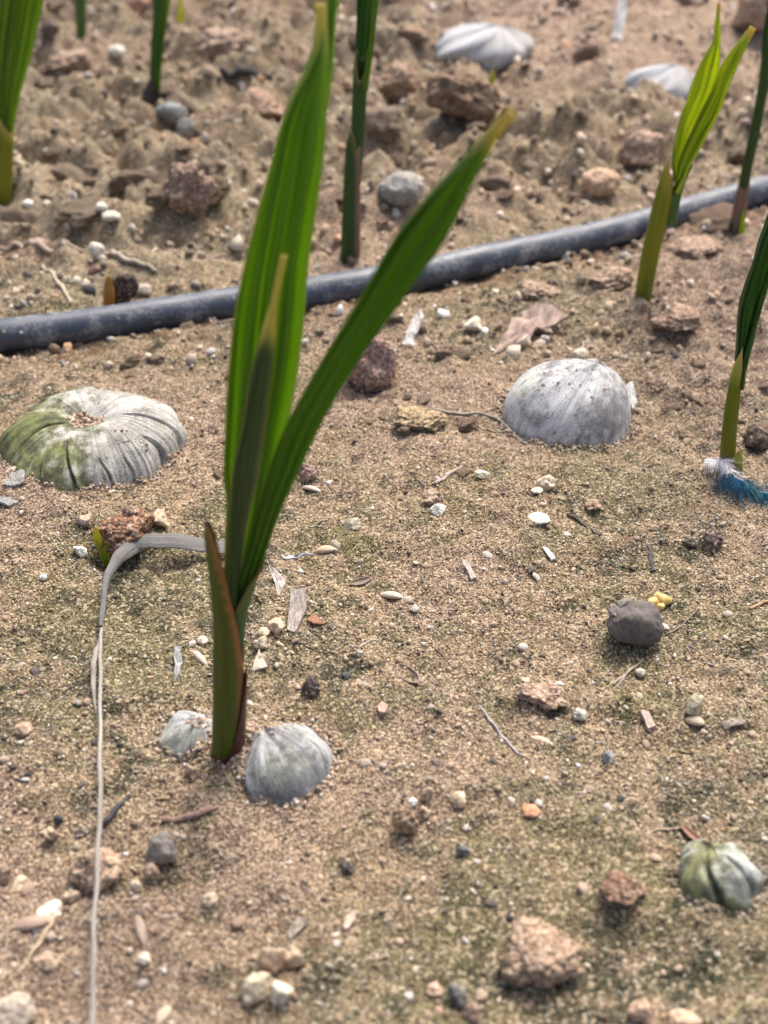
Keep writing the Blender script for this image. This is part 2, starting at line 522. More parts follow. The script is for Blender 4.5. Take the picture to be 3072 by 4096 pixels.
def hose_mat():
    s = NT('black_poly_hose')
    g = s.n('ShaderNodeNewGeometry'); sp = s.n('ShaderNodeSeparateXYZ'); s.l(g.outputs['Normal'], sp.inputs[0])
    n1 = s.noise(90, detail=4, rough=.65); n2 = s.noise(700, detail=3, rough=.6)
    f = s.math('ADD', s.math('MULTIPLY', n1, .55), s.math('MULTIPLY', n2, .45))
    c = s.mix(s.ramp(n1, .35, .7), (.040, .050, .066), (.070, .084, .108))
    dst = s.ramp(f, .49, .60)
    c = s.mix(s.math('MULTIPLY', dst, .45), c, (.33, .31, .28))
    r = s.math('ADD', .45, s.math('MULTIPLY', dst, .4))
    return s.finish(c, r, .5, n2, .15, .0004)
M['hose'] = hose_mat()

def feather_mat():
    s = NT('feather_barb')
    a = s.n('ShaderNodeAttribute', attribute_name='tint').outputs['Color']
    return s.finish(a, .8, .1, None, trans=a, tfac=.3)
M['feather'] = feather_mat()

def kernel_mat():
    s = NT('yellow_kernel')
    n = s.noise(500, detail=3)
    c = s.mix(s.ramp(n, .35, .65), (.80, .50, .12), (.95, .78, .36))
    return s.finish(c, .5, .4, n, .3, .0003, (.9, .6, .2), .15)
M['kernel'] = kernel_mat()

# ------------------------------------------------------------------ the ground
def soil_tint(x, y):
    """base colour of the soil: sandy tan, olive algae crust, pinkish dry patches"""
    x = np.asarray(x, float); y = np.asarray(y, float)
    n = fbm(x * 9, y * 9, 31, 3); n2 = fbm(x * 38, y * 38, 35, 3); n3 = fbm(x * 120, y * 120, 39, 2)
    d = y - hose_y(x)
    far = sstep(d, 0, .08)
    c = np.zeros(x.shape + (3,)) + np.array([.330, .248, .162])
    def mixc(c, k, f):
        f = np.clip(f, 0, 1)[..., None]
        return c * (1 - f) + np.array(k) * f
    c = mixc(c, (.17, .12, .08), .85 * sstep(n2 + .7 * n3, .05, .75))
    pink = sstep(n + .5 * n2, .05, .5)
    c = mixc(c, (.385, .282, .21), .65 * pink)
    moss = sstep(-n * .9 + .55 * n2 + .45 * n3 - .6 * (x - .03), -.22, .55)
    c = mixc(c, (.195, .175, .095), .85 * moss * (1 - .4 * far))
    deep = sstep(-n2 * .8 - .5 * n + .7 * n3, .30, .85)
    c = mixc(c, (.070, .074, .045), .9 * deep * (1 - .5 * far))
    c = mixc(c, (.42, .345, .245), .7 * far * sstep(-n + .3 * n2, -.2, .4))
    rgt = sstep(x, .04, .14) * sstep(y, .33, .45) * (1 - far)
    c = mixc(c, (.315, .23, .178), .8 * rgt)
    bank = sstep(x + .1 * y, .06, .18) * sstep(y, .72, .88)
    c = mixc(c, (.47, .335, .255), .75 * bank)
    c = mixc(c, (.17, .085, .040), .75 * np.exp(-((d + .016) / .012) ** 2) * sstep(n2 + n3, -.5, .3))  # bare brown soil before the hose, with its soft shadow painted in
    for u_, v_, rx, ry, k_, cc in MOSS_AND_DARK:
        px, py = u_, v_
        f = np.exp(-((x - px) / rx) ** 2 - ((y - py) / ry) ** 2) * sstep(n2 * .6 + n3 + .45, 0, .7)
        c = mixc(c, cc, k_ * f)
    return c

GREEN_, OLIVE_, BLACKISH = (.055, .065, .035), (.15, .14, .045), (.07, .065, .05)
MOSS_AND_DARK = [(*flat_hit(u, v)[:2], rx, ry, k, c) for u, v, rx, ry, k, c in [
    (80, 1570, .020, .011, .9, GREEN_), (300, 1590, .020, .008, .6, GREEN_), (60, 2650, .014, .012, .7, GREEN_), (2780, 3960, .013, .012, .85, GREEN_), (2420, 3780, .008, .008, .6, GREEN_),
    (1840, 3630, .006, .006, .8, GREEN_), (1710, 3420, .006, .005, .8, GREEN_), (480, 3150, .008, .007, .75, GREEN_), (1900, 1990, .022, .012, .7, OLIVE_),
    (1400, 2200, .02, .012, .6, OLIVE_), (200, 2350, .025, .014, .6, OLIVE_), (2500, 2780, .012, .009, .6, OLIVE_), (1600, 3700, .02, .02, .4, OLIVE_),
    (1340, 2480, .006, .006, .8, GREEN_), (320, 2420, .010, .005, .6, BLACKISH), (1650, 1720, .02, .008, .5, OLIVE_), (800, 900, .03, .02, .6, OLIVE_),
    (2050, 2500, .015, .012, .5, OLIVE_), (120, 2960, .004, .004, .8, GREEN_), (1000, 1560, .03, .015, .4, OLIVE_)]]  # mostly moss; also a blackish patch and a dark spot under a pebble

def grow(start, step, end, k=1.13):
    out, s = [], step
    while abs(start) < abs(end) or (start - end) * np.sign(step) < 0:
        s *= k; start += s; out.append(start)
        if (start - end) * np.sign(step) >= 0:
            break
    return out

xs = np.arange(-.27, .2701, .00145)
xs = np.r_[grow(xs[0], -.0016, -90, 1.15)[::-1], xs, grow(xs[-1], .0016, 90, 1.15)]
ys = np.r_[np.arange(.14, .52, .00125), np.arange(.52, 1.14, .0026)]
ys = np.r_[grow(ys[0], -.0016, -90, 1.15)[::-1], ys, grow(ys[-1], .003, 90, 1.15)]
X, Y = np.meshgrid(xs, ys)
Xf, Yf = X.ravel(), Y.ravel()
me = raw_mesh('ground', np.stack([Xf, Yf, H(Xf, Yf)], 1), grid_faces(len(xs), len(ys)))
smooth(me)
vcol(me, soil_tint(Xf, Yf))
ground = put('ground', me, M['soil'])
ground['kind'] = 'structure'

# ------------------------------------------------------------------ loose grains
PAL = np.array([(.46, .36, .25), (.40, .28, .175), (.64, .56, .44), (.20, .145, .10), (.06, .056, .053), (.46, .34, .27),
                (.40, .37, .33), (.80, .77, .71), (.50, .28, .15), (.34, .27, .16)])
PALW = np.array([.20, .10, .15, .16, .12, .08, .08, .02, .02, .10]); PALW /= PALW.sum()

def scatter(name, label, n, size_lo, size_hi, ymin, ymax, icosa, spread=1.25, power=1.0, z=.25):
    # more of them close to the camera
    t = rng.uniform(0, 1, n) ** power
    y = ymin + (ymax - ymin) * t
    half = (y * math.cos(PITCH) + CAM_H * math.sin(PITCH)) * CX / F * spread + .012
    x = rng.uniform(-1, 1, n) * half
    keep = 1.3 * pn(x * 22, y * 22, 51) + .9 * pn(x * 75, y * 75, 52) > rng.uniform(-1.1, .55, n)
    x, y = x[keep], y[keep]; n = len(x)
    s = size_lo * (size_hi / size_lo) ** (rng.uniform(0, 1, n) ** 1.8) / 2
    if icosa:
        bv, bf = ICO[1]
    else:
        bv = np.array([(1, 0, 0), (-1, 0, 0), (0, 1, 0), (0, -1, 0), (0, 0, 1), (0, 0, -1)], float)
        bf = np.array([(0, 2, 4), (2, 1, 4), (1, 3, 4), (3, 0, 4), (2, 0, 5), (1, 2, 5), (3, 1, 5), (0, 3, 5)])
    k = len(bv)
    V = bv[None] * (1 + rng.uniform(-.38, .38, (n, k, 1))) + rng.normal(0, .12, (n, k, 3))
    V *= (rng.uniform(.65, 1.25, (n, 1, 3)) * np.array([1, 1, .75])) * s[:, None, None]
    q = rng.normal(size=(n, 4)); q /= np.linalg.norm(q, axis=1)[:, None]
    w, a, b, c = q.T
    R = np.stack([1 - 2 * (b * b + c * c), 2 * (a * b - c * w), 2 * (a * c + b * w), 2 * (a * b + c * w), 1 - 2 * (a * a + c * c),
                  2 * (b * c - a * w), 2 * (a * c - b * w), 2 * (b * c + a * w), 1 - 2 * (a * a + b * b)], -1).reshape(n, 3, 3)
    V = np.einsum('nij,nkj->nki', R, V)
    V += np.stack([x, y, H(x, y) + s * z], 1)[:, None]
    Fc = (bf[None] + (np.arange(n) * k)[:, None, None]).reshape(-1, 3)
    col = PAL[rng.choice(len(PAL), n, p=PALW)] * rng.uniform(.75, 1.2, (n, 1))
    base = soil_tint(x, y)
    f = rng.uniform(.0, .6, (n, 1))
    col = col * (1 - f) + base * f * 1.05
    me = raw_mesh(name, V.reshape(-1, 3), Fc)
    vcol(me, np.repeat(np.clip(col, .02, .85), k, 0))
    o = put(name, me, M['grain'])
    o['kind'] = 'stuff'; o['label'] = label; o['category'] = 'sand'
    return o

scatter('sand_grains', 'fine tan and ochre sand grains covering the soil in front of the hose', 215000, .00032, .00105, .145, .50, False)
scatter('coarse_grit', 'coarse sand crumbs and grit lying loose on the soil', 6500, .0009, .0021, .145, .50, True, power=1.1)
scatter('soil_crumbs', 'loose soil crumbs over the rough ground behind the hose', 16000, .0012, .0065, .44, 1.12, True, power=.8)

# ------------------------------------------------------------------ stones and clods
def stone_shape(kind, seed, sub):
    V, Fc = ICO[sub]
    r = np.random.default_rng(seed)
    d = V / np.linalg.norm(V, axis=1)[:, None]
    off = r.uniform(0, 50, 3)
    s = np.full(len(V), 1.3)
    for _ in range({'pebble': 7, 'angular': 13, 'clod': 10}[kind]):
        nrm = r.normal(size=3); nrm /= np.linalg.norm(nrm)
        c = d @ nrm
        lim = r.uniform(*{'pebble': (.85, 1.05), 'angular': (.62, .95), 'clod': (.66, 1.0)}[kind])
        s = np.where(c > .05, np.minimum(s, lim / np.maximum(c, .05)), s)
    if kind == 'pebble':
        s = .35 * s + .65 + .12 * pn3(d * 1.4 + off) + .04 * pn3(d * 4 + off) + .015 * pn3(d * 11 + off)
    elif kind == 'angular':
        s = s * (1 + .10 * pn3(d * 2.2 + off) + .06 * pn3(d * 5 + off) + .03 * pn3(d * 11 + off))
    else:
        s = s * (1 + .20 * pn3(d * 1.7 + off) + .14 * pn3(d * 4 + off) + .10 * pn3(d * 8 + off) + (.06 * pn3(d * 15 + off) if sub > 3 else 0) + (.04 * pn3(d * 29 + off) if sub > 4 else 0))
    P = d * s[:, None]
    if kind != 'pebble':
        P = P + .07 * np.stack([pn3(d * 3 + off + k) for k in (5, 11, 17)], 1)
    return P, Fc

def stone(name, u, v, w, h, color, label, cat, kind='pebble', group=None, seed=None, depth_k=.9, sink=.24, rotz=None, sub=None):
    seed = int(u * 7 + v * 13) if seed is None else seed
    base = G(u, min(v + .22 * h, 4300))
    m = mpp(base)
    w, h = w * 1.12, h * 1.08
    W = w * m
    al = math.asin(min(.95, (CAM_H - base[2]) / np.linalg.norm(base - CAM)))
    D = W * depth_k
    Hh = math.sqrt(max((h * m) ** 2 - (D * math.sin(al)) ** 2, (.45 * h * m) ** 2)) / math.cos(al)
    Hh = min(Hh, W * 1.25)
    D = min(D, h * m / math.sin(al))
    sub = sub or (5 if w * h > 16000 else 4 if w > 48 else 3)
    color = tuple(np.array(color) * np.array([1.06, 1.08, .99]))
    V, Fc = stone_shape(kind, seed, sub)
    ext = V.max(0) - V.min(0)
    V = (V - (V.max(0) + V.min(0)) / 2) / ext * np.array([W, D, Hh * 1.12])
    a = (seed % 17 - 8) * .05 if rotz is None else rotz
    ca, sa = math.cos(a), math.sin(a)
    V = V @ np.array([[ca, sa, 0], [-sa, ca, 0], [0, 0, 1]])
    g = Hs(base[0], base[1])
    V[:, 2] += Hh * 1.12 * (.5 - sink)
    me = raw_mesh(name, V, Fc)
    smooth(me)
    o = put(name, me, M['clod'] if kind == 'clod' else M['pebble'], origin=(base[0], base[1], g), color=color)
    return tag(o, label, cat, group)

TAN, PINK, CREAM = (.40, .29, .19), (.40, .265, .20), (.60, .50, .39)
WHITE, GREY, DGREY = (.68, .66, .61), (.36, .34, .32), (.13, .12, .115)
RED, BROWN, DARK, ORANGE, PURP = (.24, .125, .085), (.20, .135, .095), (.07, .058, .05), (.52, .285, .17), (.22, .155, .14)

STONES = [
 # name, u, v, w, h, colour, label, category, kind
 ('clod', 2165, 3800, 310, 225, (.34, .235, .172), 'largest pinkish-brown crumbly clod in the lower right foreground', 'clod', 'clod'),
 ('clod', 2490, 3555, 190, 125, (.21, .125, .09), 'dark reddish clod between the mossy nut and the largest clod', 'clod', 'clod'),
 ('clod', 385, 3455, 205, 170, (.44, .31, .235), 'flat pink clod under the long dry leaf stalk at lower left', 'clod', 'clod'),
 ('stone', 650, 3405, 110, 120, (.25, .22, .205), 'dark grey pointed stone right of the flat pink clod', 'stone', 'angular'),
 ('stone', 1088, 3832, 98, 130, (.50, .36, .26), 'left stone of the upper pair near the bottom edge', 'stone', 'angular'),
 ('stone', 1178, 3832, 75, 128, (.48, .345, .25), 'narrow upright stone, right of the upper pair near the bottom edge', 'stone', 'angular'),
 ('stone', 1036, 3945, 128, 115, (.58, .47, .36), 'broad cream stone, left of the lower pair near the bottom edge', 'stone', 'angular'),
 ('stone', 1128, 3970, 88, 92, (.66, .58, .48), 'pale cream stone, right of the lower pair near the bottom edge', 'stone', 'angular'),
 ('stone', 1013, 3838, 34, 40, (.52, .37, .28), 'tiny pink stone left of the upper stone pair at the bottom', 'stone', 'pebble'),
 ('stone', 50, 4045, 175, 150, (.44, .36, .30), 'big pale stone cut by the bottom left corner', 'stone', 'angular'),
 ('stone', 8, 3500, 80, 110, (.38, .27, .21), 'pinkish stone cut by the left edge beside the flat pink clod', 'stone', 'clod'),
 ('stone', 80, 3532, 76, 58, (.55, .42, .31), 'cream wedge stone near the left edge below the pink edge stone', 'stone', 'angular'),
 ('clod', 1620, 3285, 112, 135, (.35, .245, .17), 'long sandy brown clod standing right of the near grey nut', 'clod', 'clod'),
 ('stone', 1828, 3200, 66, 58, (.58, .44, .33), 'cream pebble right of the long sandy clod', 'stone', 'angular'),
 ('stone', 1650, 3208, 34, 30, (.82, .80, .76), 'bright white chip above the long sandy clod', 'stone', 'pebble'),
 ('stone', 1705, 3180, 52, 60, (.42, .30, .23), 'small pink crumb stone behind the bright white chip', 'stone', 'clod'),
 ('stone', 1692, 3245, 55, 46, (.50, .38, .29), 'small tan stone right of the top of the long sandy clod', 'stone', 'clod'),
 ('stone', 2565, 4045, 105, 95, (.46, .31, .23), 'pink stone at the bottom edge below the largest clod', 'stone', 'clod'),
 ('stone', 2735, 4085, 115, 80, (.55, .38, .28), 'pale pink stone cut by the bottom edge at right', 'stone', 'angular'),
 ('stone', 2122, 3240, 68, 48, (.50, .265, .165), 'orange pebble standing alone on the sand right of centre', 'stone', 'pebble'),
 ('stone', 770, 3090, 54, 68, (.46, .325, .235), 'pink pebble in front of the main seedling stem', 'stone', 'clod'),
 ('stone', 98, 2918, 66, 54, (.44, .31, .235), 'pink pebble at far left beside the dry leaf stalk', 'stone', 'pebble'),
 ('stone', 200, 3640, 96, 74, (.70, .64, .55), 'whitish stone behind the brown husk at lower left', 'stone', 'angular'),
 ('stone', 205, 3338, 70, 62, (.44, .33, .25), 'knobbly tan stone left of the dry stalk', 'stone', 'clod'),
 ('stone', 290, 3585, 66, 56, (.48, .37, .28), 'tan stone between the whitish stone and the dry stalk', 'stone', 'clod'),
 ('stone', 190, 3840, 100, 74, (.46, .33, .25), 'pale pink stone under the pale straw at lower left', 'stone', 'clod'),
 ('stone', 838, 3592, 62, 48, (.56, .43, .32), 'cream stone alone in the lower left quarter', 'stone', 'angular'),
 ('stone', 545, 3545, 44, 44, (.60, .50, .40), 'round cream pebble right of the flat pink clod', 'stone', 'pebble'),
 ('stone', 612, 3490, 62, 66, (.42, .31, .24), 'tan crumb stone touching the dark pointed stone', 'stone', 'clod'),
 ('stone', 575, 3830, 52, 40, (.62, .55, .46), 'whitish flake stone below the split husks', 'stone', 'angular'),
 ('stone', 1735, 3955, 62, 50, (.52, .36, .28), 'pink stone left of the dark slate stone at bottom', 'stone', 'angular'),
 ('stone', 1828, 3985, 82, 78, (.14, .135, .135), 'dark slate stone near the bottom centre', 'stone', 'angular'),
 ('stone', 1880, 4055, 78, 82, (.36, .24, .20), 'reddish stone right below the dark slate stone', 'stone', 'clod'),
 ('stone', 1850, 3400, 56, 54, (.17, .16, .16), 'dark grey knobbly stone right of the long sandy clod', 'stone', 'clod'),
 ('stone', 1395, 3470, 62, 56, (.10, .09, .085), 'blackish crumb cluster in the lower middle', 'stone', 'clod'),
 ('stone', 235, 3282, 36, 44, (.06, .07, .08), 'small black stone left of the dry stalk', 'stone', 'pebble'),
 ('stone', 330, 3325, 58, 50, (.30, .25, .22), 'grey-brown stone touching the dry stalk', 'stone', 'clod'),
 ('clod', 2165, 2775, 190, 90, (.39, .265, .205), 'low pinkish mound of soil right of centre', 'clod', 'clod'),
 ('stone', 1752, 2040, 64, 48, (.70, .67, .60), 'white stone in front of the pink clod below the hose', 'stone', 'angular'),
 ('clod', 1728, 1995, 82, 62, (.42, .30, .23), 'pinkish clod just behind the white stone', 'clod', 'clod'),
 ('stone', 2155, 2070, 84, 50, (.72, .68, .57), 'cream white flat stone with a clean rounded edge', 'stone', 'pebble'),
 ('stone', 2186, 1935, 80, 68, (.60, .47, .37), 'pink-cream stone below the smooth dome nut', 'stone', 'angular'),
 ('stone', 2148, 1962, 44, 28, (.72, .66, .54), 'small pale sliver stone touching the pink-cream stone', 'stone', 'pebble'),
 ('stone', 1410, 2100, 62, 54, (.64, .54, .43), 'cream stone right of the leaf bundle', 'stone', 'angular'),
 ('stone', 1235, 1905, 74, 74, (.28, .19, .165), 'dark pink crumbly stone close behind the leaf bundle', 'stone', 'clod'),
 ('stone', 1925, 1898, 54, 36, (.66, .58, .46), 'small cream stone right of the dark twig tip', 'stone', 'angular'),
 ('stone', 2850, 2170, 76, 84, (.17, .12, .11), 'dark purple-brown clod below the blue feather', 'stone', 'clod'),
 ('stone', 2762, 2166, 62, 42, (.12, .105, .095), 'blackish flat clod left of the purple-brown clod', 'stone', 'clod'),
 ('clod', 2372, 2020, 66, 46, (.36, .24, .185), 'small rose clod left of the dark thin twig', 'clod', 'clod'),
 ('stone', 2775, 2825, 78, 84, (.47, .40, .30), 'flat pale stone standing near the right edge', 'stone', 'angular'),
 ('stone', 2430, 3035, 46, 54, (.33, .33, .34), 'blue-grey speckled stone left of the mossy nut', 'stone', 'angular'),
 ('stone', 2318, 2862, 58, 50, (.50, .48, .45), 'grey-white knobbly pebble below the low pink mound', 'stone', 'clod'),
 ('stone', 2560, 2690, 40, 32, (.46, .42, .34), 'grey-green oval pebble right of the paired straws', 'stone', 'pebble'),
 ('stone', 1106, 2505, 66, 62, (.56, .41, .31), 'cream angular stone left of the grey wood chip', 'stone', 'angular'),
 ('stone', 1054, 2528, 44, 34, (.60, .48, .36), 'small cream stone between stem and angular stone', 'stone', 'pebble'),
 ('stone', 1046, 2572, 64, 54, (.55, .44, .36), 'knobbly pale stone right of the seedling sheath', 'stone', 'clod'),
 ('stone', 810, 2560, 42, 32, (.66, .54, .42), 'small cream stone left of the seedling sheath', 'stone', 'pebble'),
 ('stone', 1245, 2755, 74, 80, (.10, .08, .075), 'dark charred clod right of the seedling stem', 'stone', 'clod'),
 ('clod', 500, 2130, 235, 165, (.215, .115, .075), 'dark red-brown clod overhanging the tiny yellow-green sprout', 'clod', 'clod'),
 ('clod', 540, 2055, 88, 72, (.25, .165, .135), 'purple-brown round clod on top of the red-brown clod', 'clod', 'clod'),
 ('stone', 634, 2088, 76, 66, (.54, .40, .30), 'pale stone right of the red-brown clod', 'stone', 'angular'),
 ('stone', 340, 2085, 66, 54, (.44, .33, .27), 'pale pink crumb left of the red-brown clod', 'stone', 'clod'),
 ('stone', 324, 2205, 52, 42, (.74, .71, .66), 'white pebble left of the tiny yellow-green sprout', 'stone', 'angular'),
 ('stone', 175, 2310, 28, 24, (.78, .76, .70), 'small white pebble at left in line with the dry leaf bend', 'stone', 'pebble'),
 ('clod', 750, 785, 215, 205, (.28, .185, .15), 'knobbly pink-brown clod with hollows behind the hose', 'clod', 'clod'),
 ('clod', 280, 262, 165, 88, (.33, .23, .185), 'oblong clod alone in the upper left', 'clod', 'clod'),
 ('clod', 1850, 405, 275, 185, (.20, .13, .09), 'dark brown wedge-shaped clod beside the small green shoot', 'clod', 'clod'),
 ('clod', 1580, 340, 190, 135, (.38, .255, .19), 'brown clod with a shadowed side right of the tall dark stem', 'clod', 'clod'),
 ('stone', 1605, 762, 165, 112, (.25, .24, .235), 'smooth grey rounded stone behind the hose', 'stone', 'pebble'),
 ('stone', 2400, 735, 140, 98, (.46, .30, .215), 'orange-pink rounded stone behind the hose at right', 'stone', 'pebble'),
 ('clod', 2560, 600, 165, 120, (.41, .28, .22), 'pale pink clod left of the bright seedling', 'clod', 'clod'),
 ('clod', 3040, 70, 190, 210, (.42, .29, .23), 'tall pink clod in the top right corner', 'clod', 'clod'),
 ('clod', 1050, 440, 200, 120, (.31, .20, .15), 'brown clod left of the big leaf at top', 'clod', 'clod'),
 ('clod', 900, 190, 210, 110, (.36, .25, .20), 'broad pink clod in the upper left middle', 'clod', 'clod'),
 ('clod', 1650, 140, 120, 60, (.29, .19, .14), 'low brown clod on the pink bank at top centre', 'clod', 'clod'),
 ('clod', 1680, 1662, 205, 96, (.33, .24, .15), 'low sandy clod left of the smooth dome nut', 'clod', 'clod'),
 ('stone', 1890, 1302, 76, 54, (.62, .54, .46), 'whitish stone in front of the hose centre', 'stone', 'angular'),
 ('stone', 2320, 1425, 60, 52, (.56, .47, .38), 'cream pebble behind the smooth dome nut', 'stone', 'pebble'),
 ('clod', 2700, 1275, 190, 105, (.36, .24, .18), 'pinkish clod at the foot of the bright seedling', 'clod', 'clod'),
 ('clod', 2790, 990, 190, 84, (.36, .245, .19), 'pinkish clod under the hose right of the bright seedling', 'clod', 'clod'),
 ('clod', 3030, 1760, 110, 110, (.17, .125, .10), 'dark crumbly clod right of the olive seedling stem', 'clod', 'clod'),
 ('clod', 2150, 1160, 170, 80, (.33, .23, .18), 'flat brown clod just in front of the hose', 'clod', 'clod'),
 ('clod', 2440, 1120, 160, 90, (.35, .245, .19), 'rose clod just in front of the hose left of the bright seedling', 'clod', 'clod'),
 ('stone', 390, 1010, 60, 62, (.60, .53, .48), 'white stone with purple side behind the hose', 'stone', 'pebble'),
 ('stone', 385, 1090, 62, 46, (.17, .09, .09), 'dark purple stone left of the orange shoot', 'stone', 'angular'),
 ('stone', 410, 832, 44, 34, (.70, .67, .60), 'small white stone left of the knobbly pink-brown clod', 'stone', 'pebble'),
 ('stone', 445, 866, 66, 38, (.58, .53, .48), 'flat pale stone left of the knobbly pink-brown clod', 'stone', 'pebble'),
 ('stone', 470, 212, 60, 44, (.62, .58, .54), 'pale round stone left of the dark-footed stem at top', 'stone', 'pebble'),
 ('stone', 575, 1160, 60, 42, (.46, .40, .36), 'pale grey stone right of the dark husk behind the hose', 'stone', 'pebble'),
 ('stone', 750, 530, 66, 80, (.25, .245, .24), 'upper of the bluish grey flakes at upper left', 'stone', 'angular'),
 ('stone', 690, 455, 110, 80, (.22, .23, .235), 'bluish grey flake right of the two dark hollows', 'stone', 'angular'),
 ('stone', 560, 40, 110, 90, (.30, .165, .12), 'red-brown stone left of the dark-footed stem at the top', 'stone', 'pebble'),
 ('stone', 200, 130, 70, 70, (.10, .085, .08), 'blackish stone in the upper left near the second hose', 'stone', 'clod'),
]
for row in STONES:
    stone(*row)

# clods and pebbles nothing tells apart: shared shapes, one object each
CLOD_ME = []
for k in range(7):
    V, Fc = stone_shape('clod', 900 + k, 4)
    m_ = raw_mesh('clod', V * np.array([.6, .5, .34]), Fc); smooth(m_); m_.materials.append(M['clod']); CLOD_ME.append(m_)
PEB_ME = []
for k in range(8):
    V, Fc = stone_shape('angular' if k % 3 else 'pebble', 950 + k, 3)
    m_ = raw_mesh('pebble', V * np.array([.55, .45, .36]), Fc); smooth(m_); m_.materials.append(M['pebble']); PEB_ME.append(m_)

KEEP = [(0, 1540, 760, 1990), (2000, 1400, 2560, 1800), (1720, 160, 2130, 330), (2480, 270, 2780, 410), (640, 2840, 860, 3050), (960, 2850, 1340, 3250), (2700, 3360, 3060, 3680), (2420, 2360, 2650, 2590), (2780, 1840, 3072, 2060)]

def copies(name, meshes, n, region, size, colours, label, cat, group, seed, up=.03, blend=0.0):
    r = np.random.default_rng(seed)
    done = 0
    while done < n:
        u, v = r.uniform(20, 3050), r.uniform(*region)
        p = flat_hit(u, v)
        z = Hs(p[0], p[1])
        if any(a_ - 60 < u < c_ + 60 and b_ - 30 < v < d_ + 130 for a_, b_, c_, d_ in KEEP):
            continue
        s = size[0] * (size[1] / size[0]) ** (r.uniform() ** 1.6)
        if abs(p[1] - float(hose_y(p[0]))) < .010 + s * .8:
            continue
        o = bpy.data.objects.new(name, meshes[r.integers(len(meshes))])
        COL.objects.link(o)
        o.location = (p[0], p[1], z + s * up)
        o.rotation_euler = (r.uniform(-.4, .4), r.uniform(-.4, .4), r.uniform(0, 6.28))
        o.scale = (s, s * r.uniform(.7, 1.1), s * r.uniform(.7, 1.1))
        c = np.array(colours[r.integers(len(colours))]) * r.uniform(.8, 1.15)
        c = c * (1 - blend) + blend * 1.05 * soil_tint(np.array([p[0]]), np.array([p[1]]))[0]
        o.color = (*c, 1)
        tag(o, label, cat, group)
        done += 1

copies('clod', CLOD_ME, 150, (30, 960), (.006, .022), [(.42, .285, .215), (.38, .255, .19), (.45, .32, .24), (.30, .195, .145)],
       'unremarkable pinkish-brown lump among the crumbled soil behind the hose', 'clod', 'lumps of soil behind the hose', 61, .0, .55)
copies('clod', CLOD_ME, 60, (1180, 1900), (.003, .0075), [(.50, .36, .27), (.44, .32, .23), (.54, .40, .30)],
       'small brown crumb of soil between the hose and the nuts', 'clod', 'soil crumbs in front of the hose', 62, .03, .6)
copies('pebble', PEB_ME, 110, (1900, 4080), (.0016, .0034), [(.56, .46, .35), (.50, .38, .28), (.46, .33, .24), (.62, .57, .50)],
       'tiny cream pebble among the sand grains', 'pebble', 'tiny pale pebbles in the sand', 63)
copies('pebble', PEB_ME, 40, (2200, 4080), (.0014, .0030), [(.10, .09, .085), (.16, .13, .11), (.08, .085, .09)],
       'tiny dark pebble among the sand grains', 'pebble', 'tiny dark pebbles in the sand', 64)
copies('pebble', PEB_ME, 34, (100, 1150), (.003, .008), [(.36, .29, .23), (.40, .33, .26), (.32, .25, .20)],
       'small pale pebble in the crumbled soil behind the hose', 'pebble', 'pale pebbles behind the hose', 65)

# ------------------------------------------------------------------ the hose
hp = spline(hose_flat, 220)
hz = H(hp[:, 0], hp[:, 1])
ker = np.ones(25) / 25
hz = np.convolve(np.r_[np.full(12, hz[0]), hz, np.full(12, hz[-1])], ker, 'valid')
hp[:, 2] = hz + HOSE_R * .95
V, Fc, UV = tube(hp, HOSE_R, 32, .012, 3, cap=False)
o0 = hp[110].copy(); o0[2] -= HOSE_R
me = raw_mesh('drip_hose', V - o0, Fc); smooth(me); vuv(me, UV)
hose = put('drip_hose', me, M['hose'], origin=o0)
md = hose.modifiers.new('wall', 'SOLIDIFY'); md.thickness = .0011; md.offset = -1
tag(hose, 'dusty black irrigation hose running diagonally across the soil', 'hose')

h2 = np.array([flat_hit(u, v, .006) for u, v in [(-900, 60), (-300, 30), (150, 4), (420, -22), (900, -70), (1500, -160)]])
h2 = spline(h2, 60); h2[:, 2] = .008 + H(h2[:, 0], h2[:, 1]).mean()
V, Fc, UV = tube(h2, .0065, 24, .01, 5, cap=False)
o0 = h2[20].copy(); o0[2] -= .006
me = raw_mesh('drip_hose', V - o0, Fc); smooth(me); vuv(me, UV)
o = put('drip_hose', me, M['hose'], origin=o0)
tag(o, 'second dark hose glimpsed in the top left corner', 'hose')

# grit stuck on the hose
n = 700
i = rng.integers(20, 190, n); a = rng.uniform(-1.2, 2.2, n)
T, S, N = frames(hp)
c = hp[i] + HOSE_R * (np.cos(a)[:, None] * -S[i] * np.sign(S[i][:, 1:2]) + np.sin(a)[:, None] * N[i])
s = .0003 * (5.0) ** (rng.uniform(0, 1, n) ** 1.7)
bv, bf = ICO[1]
V = bv[None] * (1 + rng.uniform(-.35, .35, (n, len(bv), 1))) * s[:, None, None] + c[:, None]
me = raw_mesh('stuck_grit', V.reshape(-1, 3) - hose.location, (bf[None] + (np.arange(n) * len(bv))[:, None, None]).reshape(-1, 3))
vcol(me, np.repeat(PAL[rng.choice([0, 2, 5, 3], n)], len(bv), 0))
o = put('stuck_grit', me, M['grain'], parent=hose); o['kind'] = 'stuff'

# ------------------------------------------------------------------ nuts
def rot_to(axis):
    return np.array(Vector((0, 0, 1)).rotation_difference(Vector(axis)).to_matrix())

